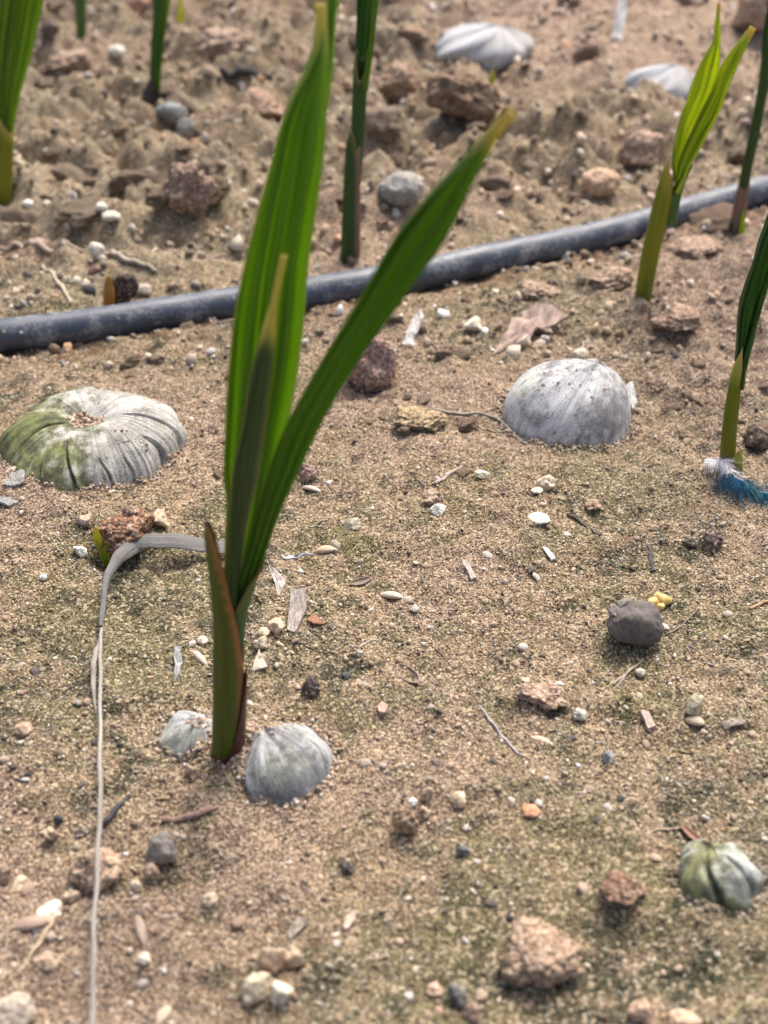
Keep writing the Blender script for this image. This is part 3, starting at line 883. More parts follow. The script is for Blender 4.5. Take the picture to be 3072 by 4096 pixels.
def nut_mesh(R, axis, nth=90, nph=420, fibre=.008, pit=0.0, pitw=.3, ridge=.02, ridge_n=26, cracks=(), lobes=(), point=0.0, seed=0, warp=.06):
    """surface of revolution about `axis` with fibrous ridges, split cracks and a dimple; cracks: (phi, width, depth, theta0, theta1)"""
    th = np.linspace(.004, math.pi * .86, nth)[:, None] + np.zeros((1, nph))
    ph = np.zeros((nth, 1)) + np.linspace(0, 2 * np.pi, nph, endpoint=False)[None]
    r = np.ones_like(th)
    cs, sn = np.cos(ph), np.sin(ph)
    r += warp * fbm(cs * 1.2 + th * .5 + seed, sn * 1.2 - th * .4, 70 + seed, 2)
    env = sstep(th, .1, .5)
    r += ridge * env * pn(cs * ridge_n / 6.3 + 5, sn * ridge_n / 6.3 + th * .25, 80 + seed)
    r += ridge * .40 * env * pn(cs * ridge_n / 2.3 + 5, sn * ridge_n / 2.3 + th * .3, 83 + seed)
    r += fibre * env * pn(cs * 22 + 5, sn * 22 + th * .6, 86 + seed) + .5 * fibre * env * pn(cs * 45 + 5, sn * 45 + th, 87 + seed)
    for p0, w, d, t0, t1 in cracks:
        dp = np.abs((ph - p0 - .18 * np.sin(th * 2 + p0) + math.pi) % (2 * math.pi) - math.pi)
        r -= d * np.exp(-(dp / w) ** 2) * sstep(th, t0, t0 + .2) * (1 - sstep(th, t1 - .2, t1))
        side = ((ph - p0 - .18 * np.sin(th * 2 + p0) + math.pi) % (2 * math.pi) - math.pi)
        r += d * .30 * np.exp(-((side - 2.2 * w) / (1.8 * w)) ** 2) * sstep(th, t0, t0 + .3) * (1 - sstep(th, t1 - .3, t1))
    r += point * np.exp(-(th / .45) ** 2)
    if pit:
        r -= pit * np.exp(-(th / pitw) ** 2)
    P = np.stack([r * np.sin(th) * cs, r * np.sin(th) * sn, r * np.cos(th)], -1).reshape(-1, 3)
    P = P @ rot_to(axis).T * np.array(R)
    UV = np.stack([np.where(ph > math.pi, 2 * math.pi - ph, ph) / math.pi, th / math.pi], -1).reshape(-1, 2)
    top = P[:nph].mean(0)
    V = np.vstack([P, top]); UV = np.vstack([UV, [.5, 0]])
    Fc = [tuple(f) for f in grid_faces(nph, nth, True).tolist()] + [((k + 1) % nph, k, nth * nph) for k in range(nph)]
    return V, Fc, UV

def nut(name, u, v, R, axis, lift, mat, label, **kw):
    base = flat_hit(u, v)
    z = Hs(base[0], base[1])
    V, Fc, UV = nut_mesh(R, axis, **kw)
    V[:, 2] += lift
    me = raw_mesh(name, V, Fc); smooth(me); vuv(me, UV)
    o = put(name, me, mat, origin=(base[0], base[1], z))
    return tag(o, label, 'nut')

nutA = nut('palm_nut', 372, 1800, (.0305, .0300, .0172), (.02, -.06, 1), -.0060, M['nut_left'],
           'big weathered grey-white nut with a dimpled split crown at left', pit=.44, pitw=.30, ridge=.006, ridge_n=9, fibre=.012, seed=1, warp=.08,
           cracks=[(4.60, .016, .13, .42, 2.4), (3.85, .050, .24, .30, 2.2), (3.25, .022, .10, .55, 2.2), (5.22, .010, .07, .9, 2.2), (5.70, .018, .14, .75, 2.2),
                   (6.15, .014, .10, .35, 2.0), (4.95, .009, .05, .8, 2.2), (4.25, .010, .06, .9, 2.2), (2.7, .02, .06, .7, 2.2)])
nutB = nut('palm_nut', 2268, 1655, (.0232, .0220, .0205), (.42, .14, 1), -.0016, M['nut_right'],
           'smooth pale grey dome-shaped nut half buried on the right', point=.12, ridge=.006, ridge_n=14, fibre=.003, seed=2, warp=.05,
           cracks=[(2.55, .030, .05, .15, 1.4), (2.95, .030, .06, .3, 1.5), (.15, .05, .10, .7, 1.9)])
nutC = nut('palm_nut', 1150, 3060, (.0112, .0125, .0118), (-.55, .35, 1), -.0022, M['nut_near'],
           'grey rounded nut in the soil right of the main seedling stem', point=.05, ridge=.010, ridge_n=10, fibre=.003, seed=3, warp=.10,
           cracks=[(3.9, .07, .16, .5, 2.4), (2.4, .05, .10, .05, .9), (5.9, .04, .07, 1.0, 2.4)])
nutD = nut('palm_nut', 752, 2945, (.0078, .0088, .0060), (.35, .2, 1), -.0034, M['nut_near'],
           'mostly buried grey nut left of the main seedling stem', ridge=.012, ridge_n=8, fibre=.004, seed=4, warp=.13,
           cracks=[(4.6, .06, .14, .3, 2.2)])
nutF = nut('palm_nut', 2872, 3545, (.0092, .0092, .0064), (-.2, .45, 1), -.0012, M['nut_moss'],
           'moss-stained nut with a split husk at lower right', ridge=.02, ridge_n=9, fibre=.006, seed=5, warp=.16,
           cracks=[(4.35, .10, .24, .2, 2.4), (5.25, .09, .18, .4, 2.4), (3.0, .07, .12, .5, 2.2)])
nutG = nut('palm_nut', 1930, 282, (.0310, .028, .0130), (.2, .0, 1), -.0025, M['nut_far'],
           'pale blurred nut behind the dark wedge clod at top', ridge=.02, ridge_n=20, seed=6, warp=.14, point=.06)
nutH = nut('palm_nut', 2640, 378, (.0230, .022, .0130), (.25, .0, 1), -.0015, M['nut_far'],
           'white blurred nut behind the bright seedling leaf', ridge=.02, ridge_n=20, seed=7, warp=.14, point=.10)

# soil crumbs caught in the dimple of the big nut, part of its crown
def crumbs_on(parent, centre, rad, n, lo, hi, zf):
    a = rng.uniform(0, 6.28, n); r = rad * np.sqrt(rng.uniform(0, 1, n))
    s = rng.uniform(lo, hi, n)
    c = np.stack([centre[0] + r * np.cos(a), centre[1] + .7 * r * np.sin(a), np.zeros(n)], 1)
    c[:, 2] = [zf(p[0], p[1]) for p in c]
    V = bv[None] * (1 + rng.uniform(-.35, .35, (n, len(bv), 1))) * s[:, None, None] + c[:, None]
    me = raw_mesh('soil_crumb', V.reshape(-1, 3), (bf[None] + (np.arange(n) * len(bv))[:, None, None]).reshape(-1, 3))
    vcol(me, np.repeat(PAL[rng.choice([0, 1, 3, 5, 2], n)] * rng.uniform(.7, 1.1, (n, 1)), len(bv), 0))
    o = put('soil_crumb', me, M['grain'], parent=parent); o['kind'] = 'stuff'

def top_of(o):
    co = np.zeros(len(o.data.vertices) * 3); o.data.vertices.foreach_get('co', co); co = co.reshape(-1, 3)
    co = co[co[:, 2] > -.002]
    def f(x, y):
        d = (co[:, 0] - x) ** 2 + (co[:, 1] - y) ** 2
        return co[np.argsort(d)[:4], 2].mean()
    return f
crumbs_on(nutA, (-.0005, -.002), .0062, 260, .0003, .0009, top_of(nutA))
crumbs_on(nutA, (.016, -.014), .006, 14, .0003, .0006, top_of(nutA))
crumbs_on(nutC, (-.0035, .004), .004, 26, .0002, .0006, top_of(nutC))
crumbs_on(nutB, (.0, -.004), .016, 40, .0002, .0005, top_of(nutB))
crumbs_on(nutD, (.004, .001), .004, 60, .0002, .0006, top_of(nutD))

# sand heaped against the nuts
def heap(parts):
    VV, FF, CC = [], [], []
    k0 = 0
    for (cx_, cy_, rx, ry, n) in parts:
        n = int(n * 2.2)
        a = rng.uniform(0, 6.28, n); q = 1 + rng.normal(0, .0011, n) / rx + .04 * pn(np.cos(a) * 3 + rx * 900, np.sin(a) * 3, 97)
        x = cx_ + rx * q * np.cos(a); y = cy_ + ry * q * np.sin(a)
        s_ = .00022 * 3.2 ** (rng.uniform(0, 1, n) ** 2.2)
        near = np.exp(-((q - 1) / .05) ** 2)
        c = np.stack([x, y, H(x, y) + s_ * .3 + near * rng.uniform(0, .0009, n)], 1)
        V = bv[None] * (1 + rng.uniform(-.4, .4, (n, len(bv), 1))) * rng.uniform(.7, 1.25, (n, 1, 3)) * s_[:, None, None] + c[:, None]
        VV.append(V.reshape(-1, 3)); FF.append((bf[None] + (np.arange(n) * len(bv))[:, None, None]).reshape(-1, 3) + k0)
        k0 += n * len(bv)
        col = PAL[rng.choice(len(PAL), n, p=PALW)] * .55 + soil_tint(x, y) * .5
        CC.append(np.repeat(col, len(bv), 0))
    me = raw_mesh('heaped_sand', np.vstack(VV), np.vstack(FF)); vcol(me, np.clip(np.vstack(CC), .02, .85))
    o = put('heaped_sand', me, M['grain'])
    o['kind'] = 'stuff'; o['label'] = 'loose sand heaped against the half-buried nuts and the stem'; o['category'] = 'sand'
stem_ = G(915, 2995)
heap([(nutA.location[0], nutA.location[1], .0292, .0288, 1500), (nutB.location[0], nutB.location[1], .0242, .0228, 1100), (nutC.location[0], nutC.location[1], .0112, .0124, 520),
      (nutD.location[0], nutD.location[1], .0072, .0082, 420), (nutF.location[0], nutF.location[1], .0092, .0092, 420), (stem_[0], stem_[1], .0042, .0036, 260),
      (nutC.location[0] - .0085, nutC.location[1] + .004, .0030, .0040, 300)]
     + [(*G(u_, v_)[:2], .0034, .0032, 160) for u_, v_ in [(2575, 1195), (2908, 1862), (1400, 1022)]])

# small dry nut with its cap
base = G(2528, 2545)
root = empty('dried_nut', base)
tag(root, 'small dark dried nut with a shrivelled cap beside the yellow kernel', 'nut')
V, Fc = stone_shape('pebble', 412, 5)
d = V / np.linalg.norm(V, axis=1)[:, None]
ax_ = np.array([-.42, .22, .88]); ax_ = ax_ / np.linalg.norm(ax_)
th_ = np.arccos(np.clip(d @ ax_, -1, 1))
e1 = np.cross(ax_, [0, 1.0, 0]); e1 /= np.linalg.norm(e1); e2 = np.cross(ax_, e1)
ph_ = np.arctan2(d @ e2, d @ e1)
V = V * (1 - .22 * np.exp(-(th_ / .30) ** 2) + .02 * pn3(d * 9) + .012 * pn3(d * 22) - .05 * np.exp(-((ph_ - .6) / .05) ** 2) * sstep(th_, .2, .5) * (1 - sstep(th_, 1.1, 1.5)))[:, None]
V = V * np.array([.0074, .0064, .0062])
UV = np.stack([np.abs(ph_) / math.pi, th_ / math.pi], 1)
V[:, 2] += .0048
me = raw_mesh('nut_body', V, Fc); smooth(me); vuv(me, UV); put('nut_body', me, M['nut_dry'], root)
for k, (ax, ay, sx, az) in enumerate([(-.0030, .0034, .0030, .5), (-.0054, .0008, .0027, 1.5), (-.0010, .0030, .0022, -.3)]):
    V, Fc = stone_shape('clod', 300 + k, 4)
    V = V * np.array([sx * .8, sx * .6, .0011])
    ca, sa = math.cos(az), math.sin(az)
    V = V @ np.array([[ca, sa, 0], [-sa, ca, 0], [0, 0, 1]])
    V[:, 2] += .15 * (V[:, 0] + .002) + .0083 - .0007 * k
    V += np.array([ax, ay, 0])
    me = raw_mesh('cap_scale', V, Fc); smooth(me); vuv(me, V[:, :2] * 60)
    put('cap_scale', me, M['nut_cap'], root)

# yellow kernel crumbs
base = G(2632, 2425)
root = empty('yellow_kernel', base)
tag(root, 'broken yellow kernel lying behind the small dried nut', 'kernel')
for k, (dx, dy, dz, s, sd) in enumerate([(.0008, .0004, .0021, .0027, 1), (-.0016, .0002, .0015, .0020, 2), (.0002, -.0014, .0010, .0017, 3)]):
    V, Fc = stone_shape('angular', 330 + sd, 2)
    me = raw_mesh('kernel_piece', V * np.array([s, s * .7, s * .9]) + np.array([dx, dy, dz]), Fc)
    put('kernel_piece', me, M['kernel'], root)

# woody ring-shaped husk behind the right leaf
base = G(1485, 1530)
V, Fc = ICO[5]
d = V / np.linalg.norm(V, axis=1)[:, None]
s = 1 + .16 * pn3(d * 1.8 + 4) + .10 * pn3(d * 5 + 2) + .04 * pn3(d * 12)
dv = np.array([.25, -.75, .55]); dv = dv / np.linalg.norm(dv)
s = s - .62 * np.exp(-((1 - d @ dv) / .13) ** 1.5)
P = d * s[:, None] * np.array([.0095, .0080, .0105]); P[:, 2] += .0078
me = raw_mesh('husk_fragment', P, Fc); smooth(me)
o = put('husk_fragment', me, M['clod'], origin=base, color=(.33, .215, .185))
tag(o, 'hollow pink-brown husk fragment behind the slanting right leaf', 'husk')

# ------------------------------------------------------------------ seedlings
def blade(name, pairs, Yl, Yr, mat, parent, origin, pleats=5, amp=.0006, belly=.0, nu=41, nv=110, thick=.00022, sway=0.0):
    """leaf blade between two edge curves given as photo pixels (uL, vL, uR, vR); Yl, Yr ground distance of the edges (start, end)"""
    A = np.array(pairs, float)
    t = np.linspace(0, 1, len(A))
    yl = np.interp(t, [0, 1], Yl) if len(np.atleast_1d(Yl)) == 2 else np.full(len(A), Yl)
    yr = np.interp(t, [0, 1], Yr) if len(np.atleast_1d(Yr)) == 2 else np.full(len(A), Yr)
    L = spline(np.array([PY(a[0], a[1], y) for a, y in zip(A, yl)]), nv)
    R = spline(np.array([PY(a[2], a[3], y) for a, y in zip(A, yr)]), nv)
    W = np.linalg.norm(R - L, axis=1)
    T = np.gradient((L + R) / 2, axis=0); T /= np.linalg.norm(T, axis=1)[:, None] + 1e-9
    S = (R - L) / (W[:, None] + 1e-9)
    N = np.cross(S, T); N /= np.linalg.norm(N, axis=1)[:, None] + 1e-9
    s = np.linspace(0, 1, nu)
    fade = np.clip(W / (W.max() + 1e-9), 0, 1)
    P = L[:, None] * (1 - s)[None, :, None] + R[:, None] * s[None, :, None]
    off = amp * fade[:, None] * np.cos(2 * np.pi * pleats * s)[None] + (belly * W)[:, None] * (4 * s * (1 - s))[None]
    off = off + amp * .8 * pn(np.linspace(0, 5, nv)[:, None] + 0 * s[None], s[None] * 3 + 0 * W[:, None], len(name) + int(A[0, 0]))
    P = P + N[:, None] * off[..., None]
    UV = np.stack(np.broadcast_arrays(s[None], np.linspace(0, 1, nv)[:, None]), -1).reshape(-1, 2)
    me = raw_mesh(name, P.reshape(-1, 3) - origin, grid_faces(nu, nv)); smooth(me); vuv(me, UV)
    o = put(name, me, mat, parent)
    md = o.modifiers.new('thick', 'SOLIDIFY'); md.thickness = thick; md.offset = 0
    return o

def sheath(name, axis_px, Ys, top, mat, parent, origin, inner=None, n=56, m=40, thick=.0005, flat=.85, sink=.004, rscale=1.0, back=0.0):
    """stem sheath; axis_px rows (u, v, width px) from the base up; top(phi deg)-> fraction of the height where the torn edge runs.
    phi 0 right, 90 facing the camera, 180 left, 270 back"""
    A = np.array(axis_px, float)
    Yv = np.interp(np.linspace(0, 1, len(A)), [0, 1], Ys)
    C = np.array([PY(a[0], a[1], y + back) for a, y in zip(A, Yv)])
    Rr = np.array([a[2] * mpp(c) / 2 for a, c in zip(A, C)]) * rscale
    C0 = C[0] + (C[0] - C[1]) / np.linalg.norm(C[0] - C[1]) * sink
    C = np.vstack([C0, C]); Rr = np.r_[Rr[0], Rr]
    Q = spline(np.c_[C, Rr], 200)
    ph = np.linspace(0, 2 * np.pi, n + 1)
    kp = np.array([p for p, _ in top] + [top[0][0] + 360.0]); kv = np.array([q for _, q in top] + [top[0][1]])
    tt = np.interp(np.degrees(ph) % 360, kp, kv) if kp[0] == 0 else np.interp(np.degrees(ph), kp, kv)
    tt = np.convolve(np.r_[tt[-4:-1], tt, tt[1:4]], np.ones(5) / 5, 'same')[3:-3]
    w = np.linspace(0, 1, m)
    s = w[:, None] * tt[None]
    idx = np.clip(s * 199, 0, 198.999)
    i0 = idx.astype(int); f = (idx - i0)[..., None]
    q = Q[i0] * (1 - f) + Q[i0 + 1] * f
    P = q[..., :3] + q[..., 3:4] * (np.cos(ph)[None, :, None] * np.array([1, 0, 0.0]) - flat * np.sin(ph)[None, :, None] * np.array([0, 1.0, 0]))
    length = np.linalg.norm(np.diff(Q[:, :3], axis=0), axis=1).sum()
    rim = P[-1]
    dist = np.linalg.norm(P[:, :, None] - rim[None, None], axis=-1).min(-1) * 100
    UV = np.stack(np.broadcast_arrays((ph / (2 * np.pi))[None], dist), -1).reshape(-1, 2)
    me = raw_mesh(name, P.reshape(-1, 3) - origin, grid_faces(n + 1, m)[:, ::-1].copy()); smooth(me); vuv(me, UV)
    at = me.attributes.new('rise', 'FLOAT', 'POINT'); at.data.foreach_set('value', s.astype(np.float32).ravel())
    o = put(name, me, [mat, inner] if inner else mat, parent)
    md = o.modifiers.new('thick', 'SOLIDIFY'); md.thickness = thick; md.offset = -1
    if inner:
        md.material_offset = 1
    return o

def seedling(u, v, label):
    b = G(u, v)
    r = empty('palm_seedling', b)
    tag(r, label, 'seedling', 'palm seedlings in the nursery bed')
    return r, b

# --- the main seedling
r, b = seedling(920, 2995, 'tall palm seedling in front with three long dark green leaf blades')
Y0 = b[1]
sheath('stem_sheath', [(908, 2990, 124), (912, 2850, 124), (914, 2723, 126), (912, 2600, 120), (905, 2480, 110), (884, 2340, 92), (864, 2210, 84), (856, 2130, 80), (850, 2078, 64)],
       (Y0, Y0 - .004), [(0, .43), (15, .46), (30, .55), (42, .70), (52, .83), (66, .93), (90, .985), (130, 1.0), (180, 1.0), (220, .98), (270, .90), (310, .66), (335, .5)],
       M['sheath_main'], r, b, M['sheath_in'], n=80, m=60, thick=.0007)
sheath('basal_sheath', [(912, 3000, 132), (917, 2900, 130), (922, 2800, 126), (928, 2700, 120), (934, 2640, 100)],
       (Y0, Y0 - .002), [(0, .93), (20, .78), (45, .50), (70, .22), (100, .12), (180, .10), (250, .2), (300, .6), (330, .85)],
       M['sheath_base'], r, b, None, n=80, m=40, thick=.0004, rscale=1.03)
sheath('petiole', [(934, 2700, 84), (940, 2560, 78), (950, 2450, 84), (966, 2350, 100), (990, 2280, 118), (1010, 2220, 120)],
       (Y0 + .0022, Y0 - .006), [(0, .98), (40, .86), (75, .66), (110, .52), (150, .52), (180, .56), (240, .6), (300, .8)],
       M['petiole'], r, b, M['leaf_right'], n=60, m=50, thick=.0005, sink=0, flat=.7, back=0)
blade('leaf_blade', [(898, 2420, 960, 2430), (896, 2230, 990, 2300), (900, 2004, 1075, 2060), (890, 1895, 1098, 1950), (898, 1705, 1140, 1720), (911, 1488, 1182, 1500), (930, 1282, 1212, 1290),
                     (962, 1094, 1230, 1075), (1014, 870, 1258, 845), (1064, 696, 1283, 646), (1109, 522, 1296, 505), (1158, 398, 1302, 398), (1218, 285, 1306, 280),
                     (1258, 190, 1304, 185), (1270, 90, 1298, 90), (1279, 10, 1292, 10)],
      (Y0 + .002, Y0 + .014), (Y0 + .004, Y0 + .022), M['leaf_main'], r, b, 4, .0011, -.06, 49, 150)
blade('leaf_blade', [(1240, 520, 1290, 520), (1270, 330, 1316, 330), (1294, 180, 1334, 170), (1302, 60, 1346, 50), (1306, -80, 1362, -90), (1316, -260, 1376, -270), (1340, -420, 1372, -430), (1366, -560, 1374, -565)],
      (Y0 + .022, Y0 + .032), (Y0 + .024, Y0 + .034), M['leaf_main'], r, b, 2, .0006, .05, 25, 70)
blade('folded_leaf', [(890, 2440, 950, 2450), (897, 2280, 962, 2300), (908, 2180, 975, 2180), (914, 2085, 992, 2080), (930, 1868, 1036, 1880), (968, 1705, 1062, 1690), (1001, 1515, 1086, 1500), (1050, 1326, 1104, 1330),
                      (1088, 1205, 1112, 1210), (1112, 1110, 1131, 1112), (1138, 1022, 1148, 1022)],
      (Y0 - .003, Y0 + .003), (Y0 + .000, Y0 + .001), M['leaf_fold'], r, b, 1.5, .0005, .22, 33, 110, .0006)
blade('leaf_blade', [(930, 2440, 990, 2450), (944, 2353, 1016, 2360), (990, 2190, 1056, 2235), (1044, 1990, 1111, 2074), (1090, 1830, 1185, 1907), (1160, 1660, 1278, 1704), (1267, 1467, 1407, 1481), (1440, 1170, 1611, 1185),
                     (1560, 965, 1778, 944), (1700, 790, 1880, 745), (1840, 650, 1946, 618), (1935, 562, 1982, 545), (1996, 503, 2016, 493), (2053, 456, 2058, 455)],
      (Y0 + .001, Y0 - .030), (Y0 + .000, Y0 - .026), M['leaf_right'], r, b, 3, .0009, -.10, 49, 150)

# --- bright seedling behind the hose line at right
r, b = seedling(2575, 1195, 'bright lime green two-lobed palm seedling right of centre by the hose')
Y0 = b[1]
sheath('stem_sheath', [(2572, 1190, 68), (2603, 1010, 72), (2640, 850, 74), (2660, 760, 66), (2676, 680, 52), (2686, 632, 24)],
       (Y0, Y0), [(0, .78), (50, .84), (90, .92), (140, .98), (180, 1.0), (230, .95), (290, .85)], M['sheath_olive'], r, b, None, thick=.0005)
sheath('petiole', [(2690, 860, 44), (2704, 770, 50), (2722, 700, 62), (2742, 650, 74)], (Y0, Y0 - .002),
       [(0, .98), (60, .7), (110, .5), (180, .5), (260, .6), (310, .9)], M['petiole'], r, b, None, thick=.0004, sink=.004, flat=.6)
blade('leaf_lobe', [(2694, 720, 2712, 730), (2694, 620, 2718, 650), (2715, 490, 2772, 516), (2741, 402, 2810, 440), (2783, 282, 2858, 320), (2822, 210, 2874, 230), (2852, 165, 2876, 168), (2862, 90, 2876, 90), (2872, 10, 2882, 10)],
      (Y0, Y0 + .006), (Y0 + .004, Y0 + .010), M['leaf_bright'], r, b, 3, .0010, -.05, 33, 90)
blade('leaf_lobe', [(2705, 770, 2716, 775), (2716, 670, 2752, 688), (2766, 540, 2814, 568), (2832, 400, 2882, 454), (2880, 285, 2928, 334), (2937, 202, 2970, 230), (2984, 142, 3000, 155), (3010, 108, 3016, 112)],
      (Y0 + .004, Y0 + .004), (Y0 - .004, Y0 - .002), M['leaf_bright'], r, b, 3, .0010, .05, 33, 90)

# --- olive seedling at the right edge
r, b = seedling(2905, 1862, 'palm seedling at the right edge with an olive stem above the feather')
Y0 = b[1]
sheath('stem_sheath', [(2908, 1858, 64), (2918, 1720, 60), (2932, 1600, 56), (2946, 1500, 46), (2956, 1440, 32), (2970, 1385, 8)],
       (Y0, Y0), [(0, .82), (40, .90), (70, 1.0), (110, .98), (150, .9), (200, .84), (300, .8)], M['sheath_lime'], r, b, None, thick=.0004)
sheath('basal_sheath', [(2952, 1895, 34), (2956, 1840, 30), (2958, 1785, 20)], (Y0 - .003, Y0 - .003),
       [(0, .95), (60, .8), (90, 1.0), (150, .7), (200, .8), (300, .9)], M['sheath_lime'], r, b, None, n=32, m=20, thick=.0003)
blade('leaf_blade', [(2944, 1520, 2962, 1530), (2946, 1411, 2985, 1430), (2952, 1292, 3008, 1330), (2972, 1172, 3040, 1200), (3004, 1058, 3070, 1090), (3035, 964, 3104, 980), (3066, 897, 3130, 880), (3110, 780, 3156, 760), (3160, 640, 3170, 635)],
      (Y0, Y0 + .004), (Y0 + .004, Y0 + .008), M['leaf_deep'], r, b, 3, .0010, -.08, 37, 100)
blade('leaf_blade', [(2960, 1560, 2972, 1560), (2972, 1440, 2994, 1450), (2996, 1340, 3020, 1345), (3030, 1220, 3052, 1225), (3066, 1110, 3084, 1112), (3110, 980, 3124, 980)],
      (Y0 + .003, Y0 + .006), (Y0 - .002, Y0 + .002), M['leaf_deep'], r, b, 2, .0005, .05, 21, 60)

# --- far right stem with pink foot
r, b = seedling(2945, 925, 'slender palm stem with a pinkish brown foot at upper right')
Y0 = b[1]
sheath('stem_sheath', [(2944, 925, 60), (2962, 820, 56), (2980, 715, 46)], (Y0, Y0), [(0, .95), (90, 1.0), (180, .94), (270, .95)], M['sheath_pink'], r, b)
sheath('petiole', [(2970, 800, 40), (2982, 700, 42), (3022, 516, 42), (3060, 300, 40), (3090, 100, 36), (3108, -60, 30)], (Y0, Y0 - .004), [(0, 1.0), (180, 1.0)], M['sheath_far'], r, b)
blade('leaf_blade', [(3040, 430, 3056, 430), (3042, 300, 3090, 310), (3052, 150, 3124, 170), (3076, 0, 3150, 10), (3110, -200, 3164, -190), (3160, -380, 3172, -380)],
      (Y0 + .004, Y0 + .01), (Y0, Y0 + .008), M['leaf_deep'], r, b, 3, .001, .05, 29, 70)
blade('shoot', [(2955, 935, 2978, 935), (2958, 900, 2980, 900), (2965, 865, 2978, 865), (2971, 840, 2973, 840)], (Y0 - .004, Y0 - .004), (Y0 - .004, Y0 - .004), M['leaf_bright'], r, b, 1, .0002, .3, 9, 16)

# --- left edge seedling
r, b = seedling(5, 815, 'broad-leaved palm seedling cut by the left edge')
Y0 = b[1]
sheath('stem_sheath', [(4, 812, 84), (8, 700, 84), (12, 600, 80), (14, 520, 66), (14, 470, 30)], (Y0, Y0),
       [(0, .80), (45, .86), (90, .95), (140, 1.0), (200, .97), (290, .85)], M['sheath_olive'], r, b, None, thick=.0005)
blade('leaf_lobe', [(10, 600, 50, 610), (14, 500, 55, 500), (18, 400, 74, 395), (28, 290, 100, 290), (44, 150, 136, 150), (62, 0, 170, 0), (90, -180, 204, -190), (140, -360, 230, -370), (220, -520, 238, -525)],
      (Y0 - .002, Y0), (Y0 + .004, Y0 + .008), M['leaf_far'], r, b, 3, .0012, -.05, 37, 90)
blade('leaf_lobe', [(-20, 600, 14, 600), (-26, 480, 16, 480), (-24, 350, 26, 340), (-12, 200, 40, 200), (6, 60, 66, 60), (24, -80, 84, -80), (50, -260, 104, -260), (100, -420, 112, -425)],
      (Y0 + .006, Y0 + .008), (Y0, Y0 + .002), M['leaf_far'], r, b, 3, .0012, .05, 33, 80)

# --- slim stem with a dark foot, upper left
r, b = seedling(600, 392, 'slim green palm stem with a blackish foot at upper left')
Y0 = b[1]
sheath('stem_sheath', [(598, 396, 74), (610, 350, 62), (620, 308, 46)], (Y0, Y0), [(0, .9), (90, 1.0), (180, .92), (270, .9)], M['sheath_dark'], r, b)
blade('leaf_blade', [(606, 370, 636, 370), (606, 292, 640, 292), (607, 199, 653, 199), (614, 90, 663, 90), (618, 0, 671, 0), (630, -120, 676, -120), (650, -220, 674, -220), (668, -300, 672, -300)],
      (Y0, Y0 + .004), (Y0 - .004, Y0), M['leaf_deep'], r, b, 2, .001, .12, 25, 60)
blade('leaf_blade', [(618, 360, 640, 360), (630, 250, 648, 250), (640, 130, 660, 130), (650, 20, 676, 20), (664, -120, 684, -120), (682, -220, 686, -220)],
      (Y0 - .004, Y0 - .004), (Y0 - .002, Y0 + .002), M['leaf_far'], r, b, 1, .0005, .1, 15, 40)

# --- pale blurred stem at the top
r, b = seedling(326, 128, 'pale green blurred palm stem near the top left')
Y0 = b[1]
sheath('stem_sheath', [(326, 128, 40), (323, 60, 44), (320, 0, 46), (318, -60, 36)], (Y0, Y0), [(0, .9), (90, .95), (180, 1.0), (270, .95)], M['petiole'], r, b)
blade('leaf_blade', [(304, 20, 340, 20), (298, -60, 346, -60), (304, -180, 360, -180), (340, -280, 368, -280), (366, -340, 370, -340)], (Y0, Y0), (Y0 + .004, Y0 + .004), M['leaf_bright'], r, b, 2, .001, .1, 21, 40)

# --- dark tall stem behind the big leaf
r, b = seedling(1400, 1022, 'tall dark green palm stem right behind the biggest leaf')
Y0 = b[1]
sheath('stem_sheath', [(1398, 1022, 72), (1402, 845, 68), (1406, 700, 60), (1408, 596, 52), (1412, 540, 40), (1412, 512, 22)], (Y0, Y0),
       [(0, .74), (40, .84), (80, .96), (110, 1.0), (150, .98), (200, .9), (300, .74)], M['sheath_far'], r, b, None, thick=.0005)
sheath('inner_sheath', [(1420, 1015, 40), (1424, 845, 36), (1426, 700, 30), (1428, 580, 30)], (Y0 - .001, Y0 - .001), [(0, 1.0), (180, .95)], M['sheath_pink'], r, b)
sheath('petiole', [(1424, 700, 44), (1430, 560, 52), (1434, 472, 56), (1442, 300, 58), (1452, 190, 54)], (Y0 + .001, Y0 + .001), [(0, 1.0), (90, .75), (180, 1.0), (270, .9)], M['sheath_far'], r, b)
blade('leaf_blade', [(1412, 380, 1450, 400), (1414, 280, 1462, 300), (1418, 199, 1476, 210), (1421, 100, 1494, 110), (1424, 0, 1506, 0), (1432, -180, 1522, -190), (1460, -360, 1530, -370), (1520, -500, 1530, -505)],
      (Y0, Y0 + .006), (Y0 + .004, Y0 + .010), M['leaf_deep'], r, b, 3, .001, -.1, 33, 80)
blade('leaf_blade', [(1446, 360, 1472, 360), (1462, 240, 1484, 250), (1476, 120, 1500, 120), (1484, 0, 1512, 0), (1500, -140, 1530, -140), (1540, -300, 1546, -300)],
      (Y0 - .002, Y0), (Y0 - .001, Y0 + .004), M['leaf_far'], r, b, 1, .0006, .1, 17, 50)

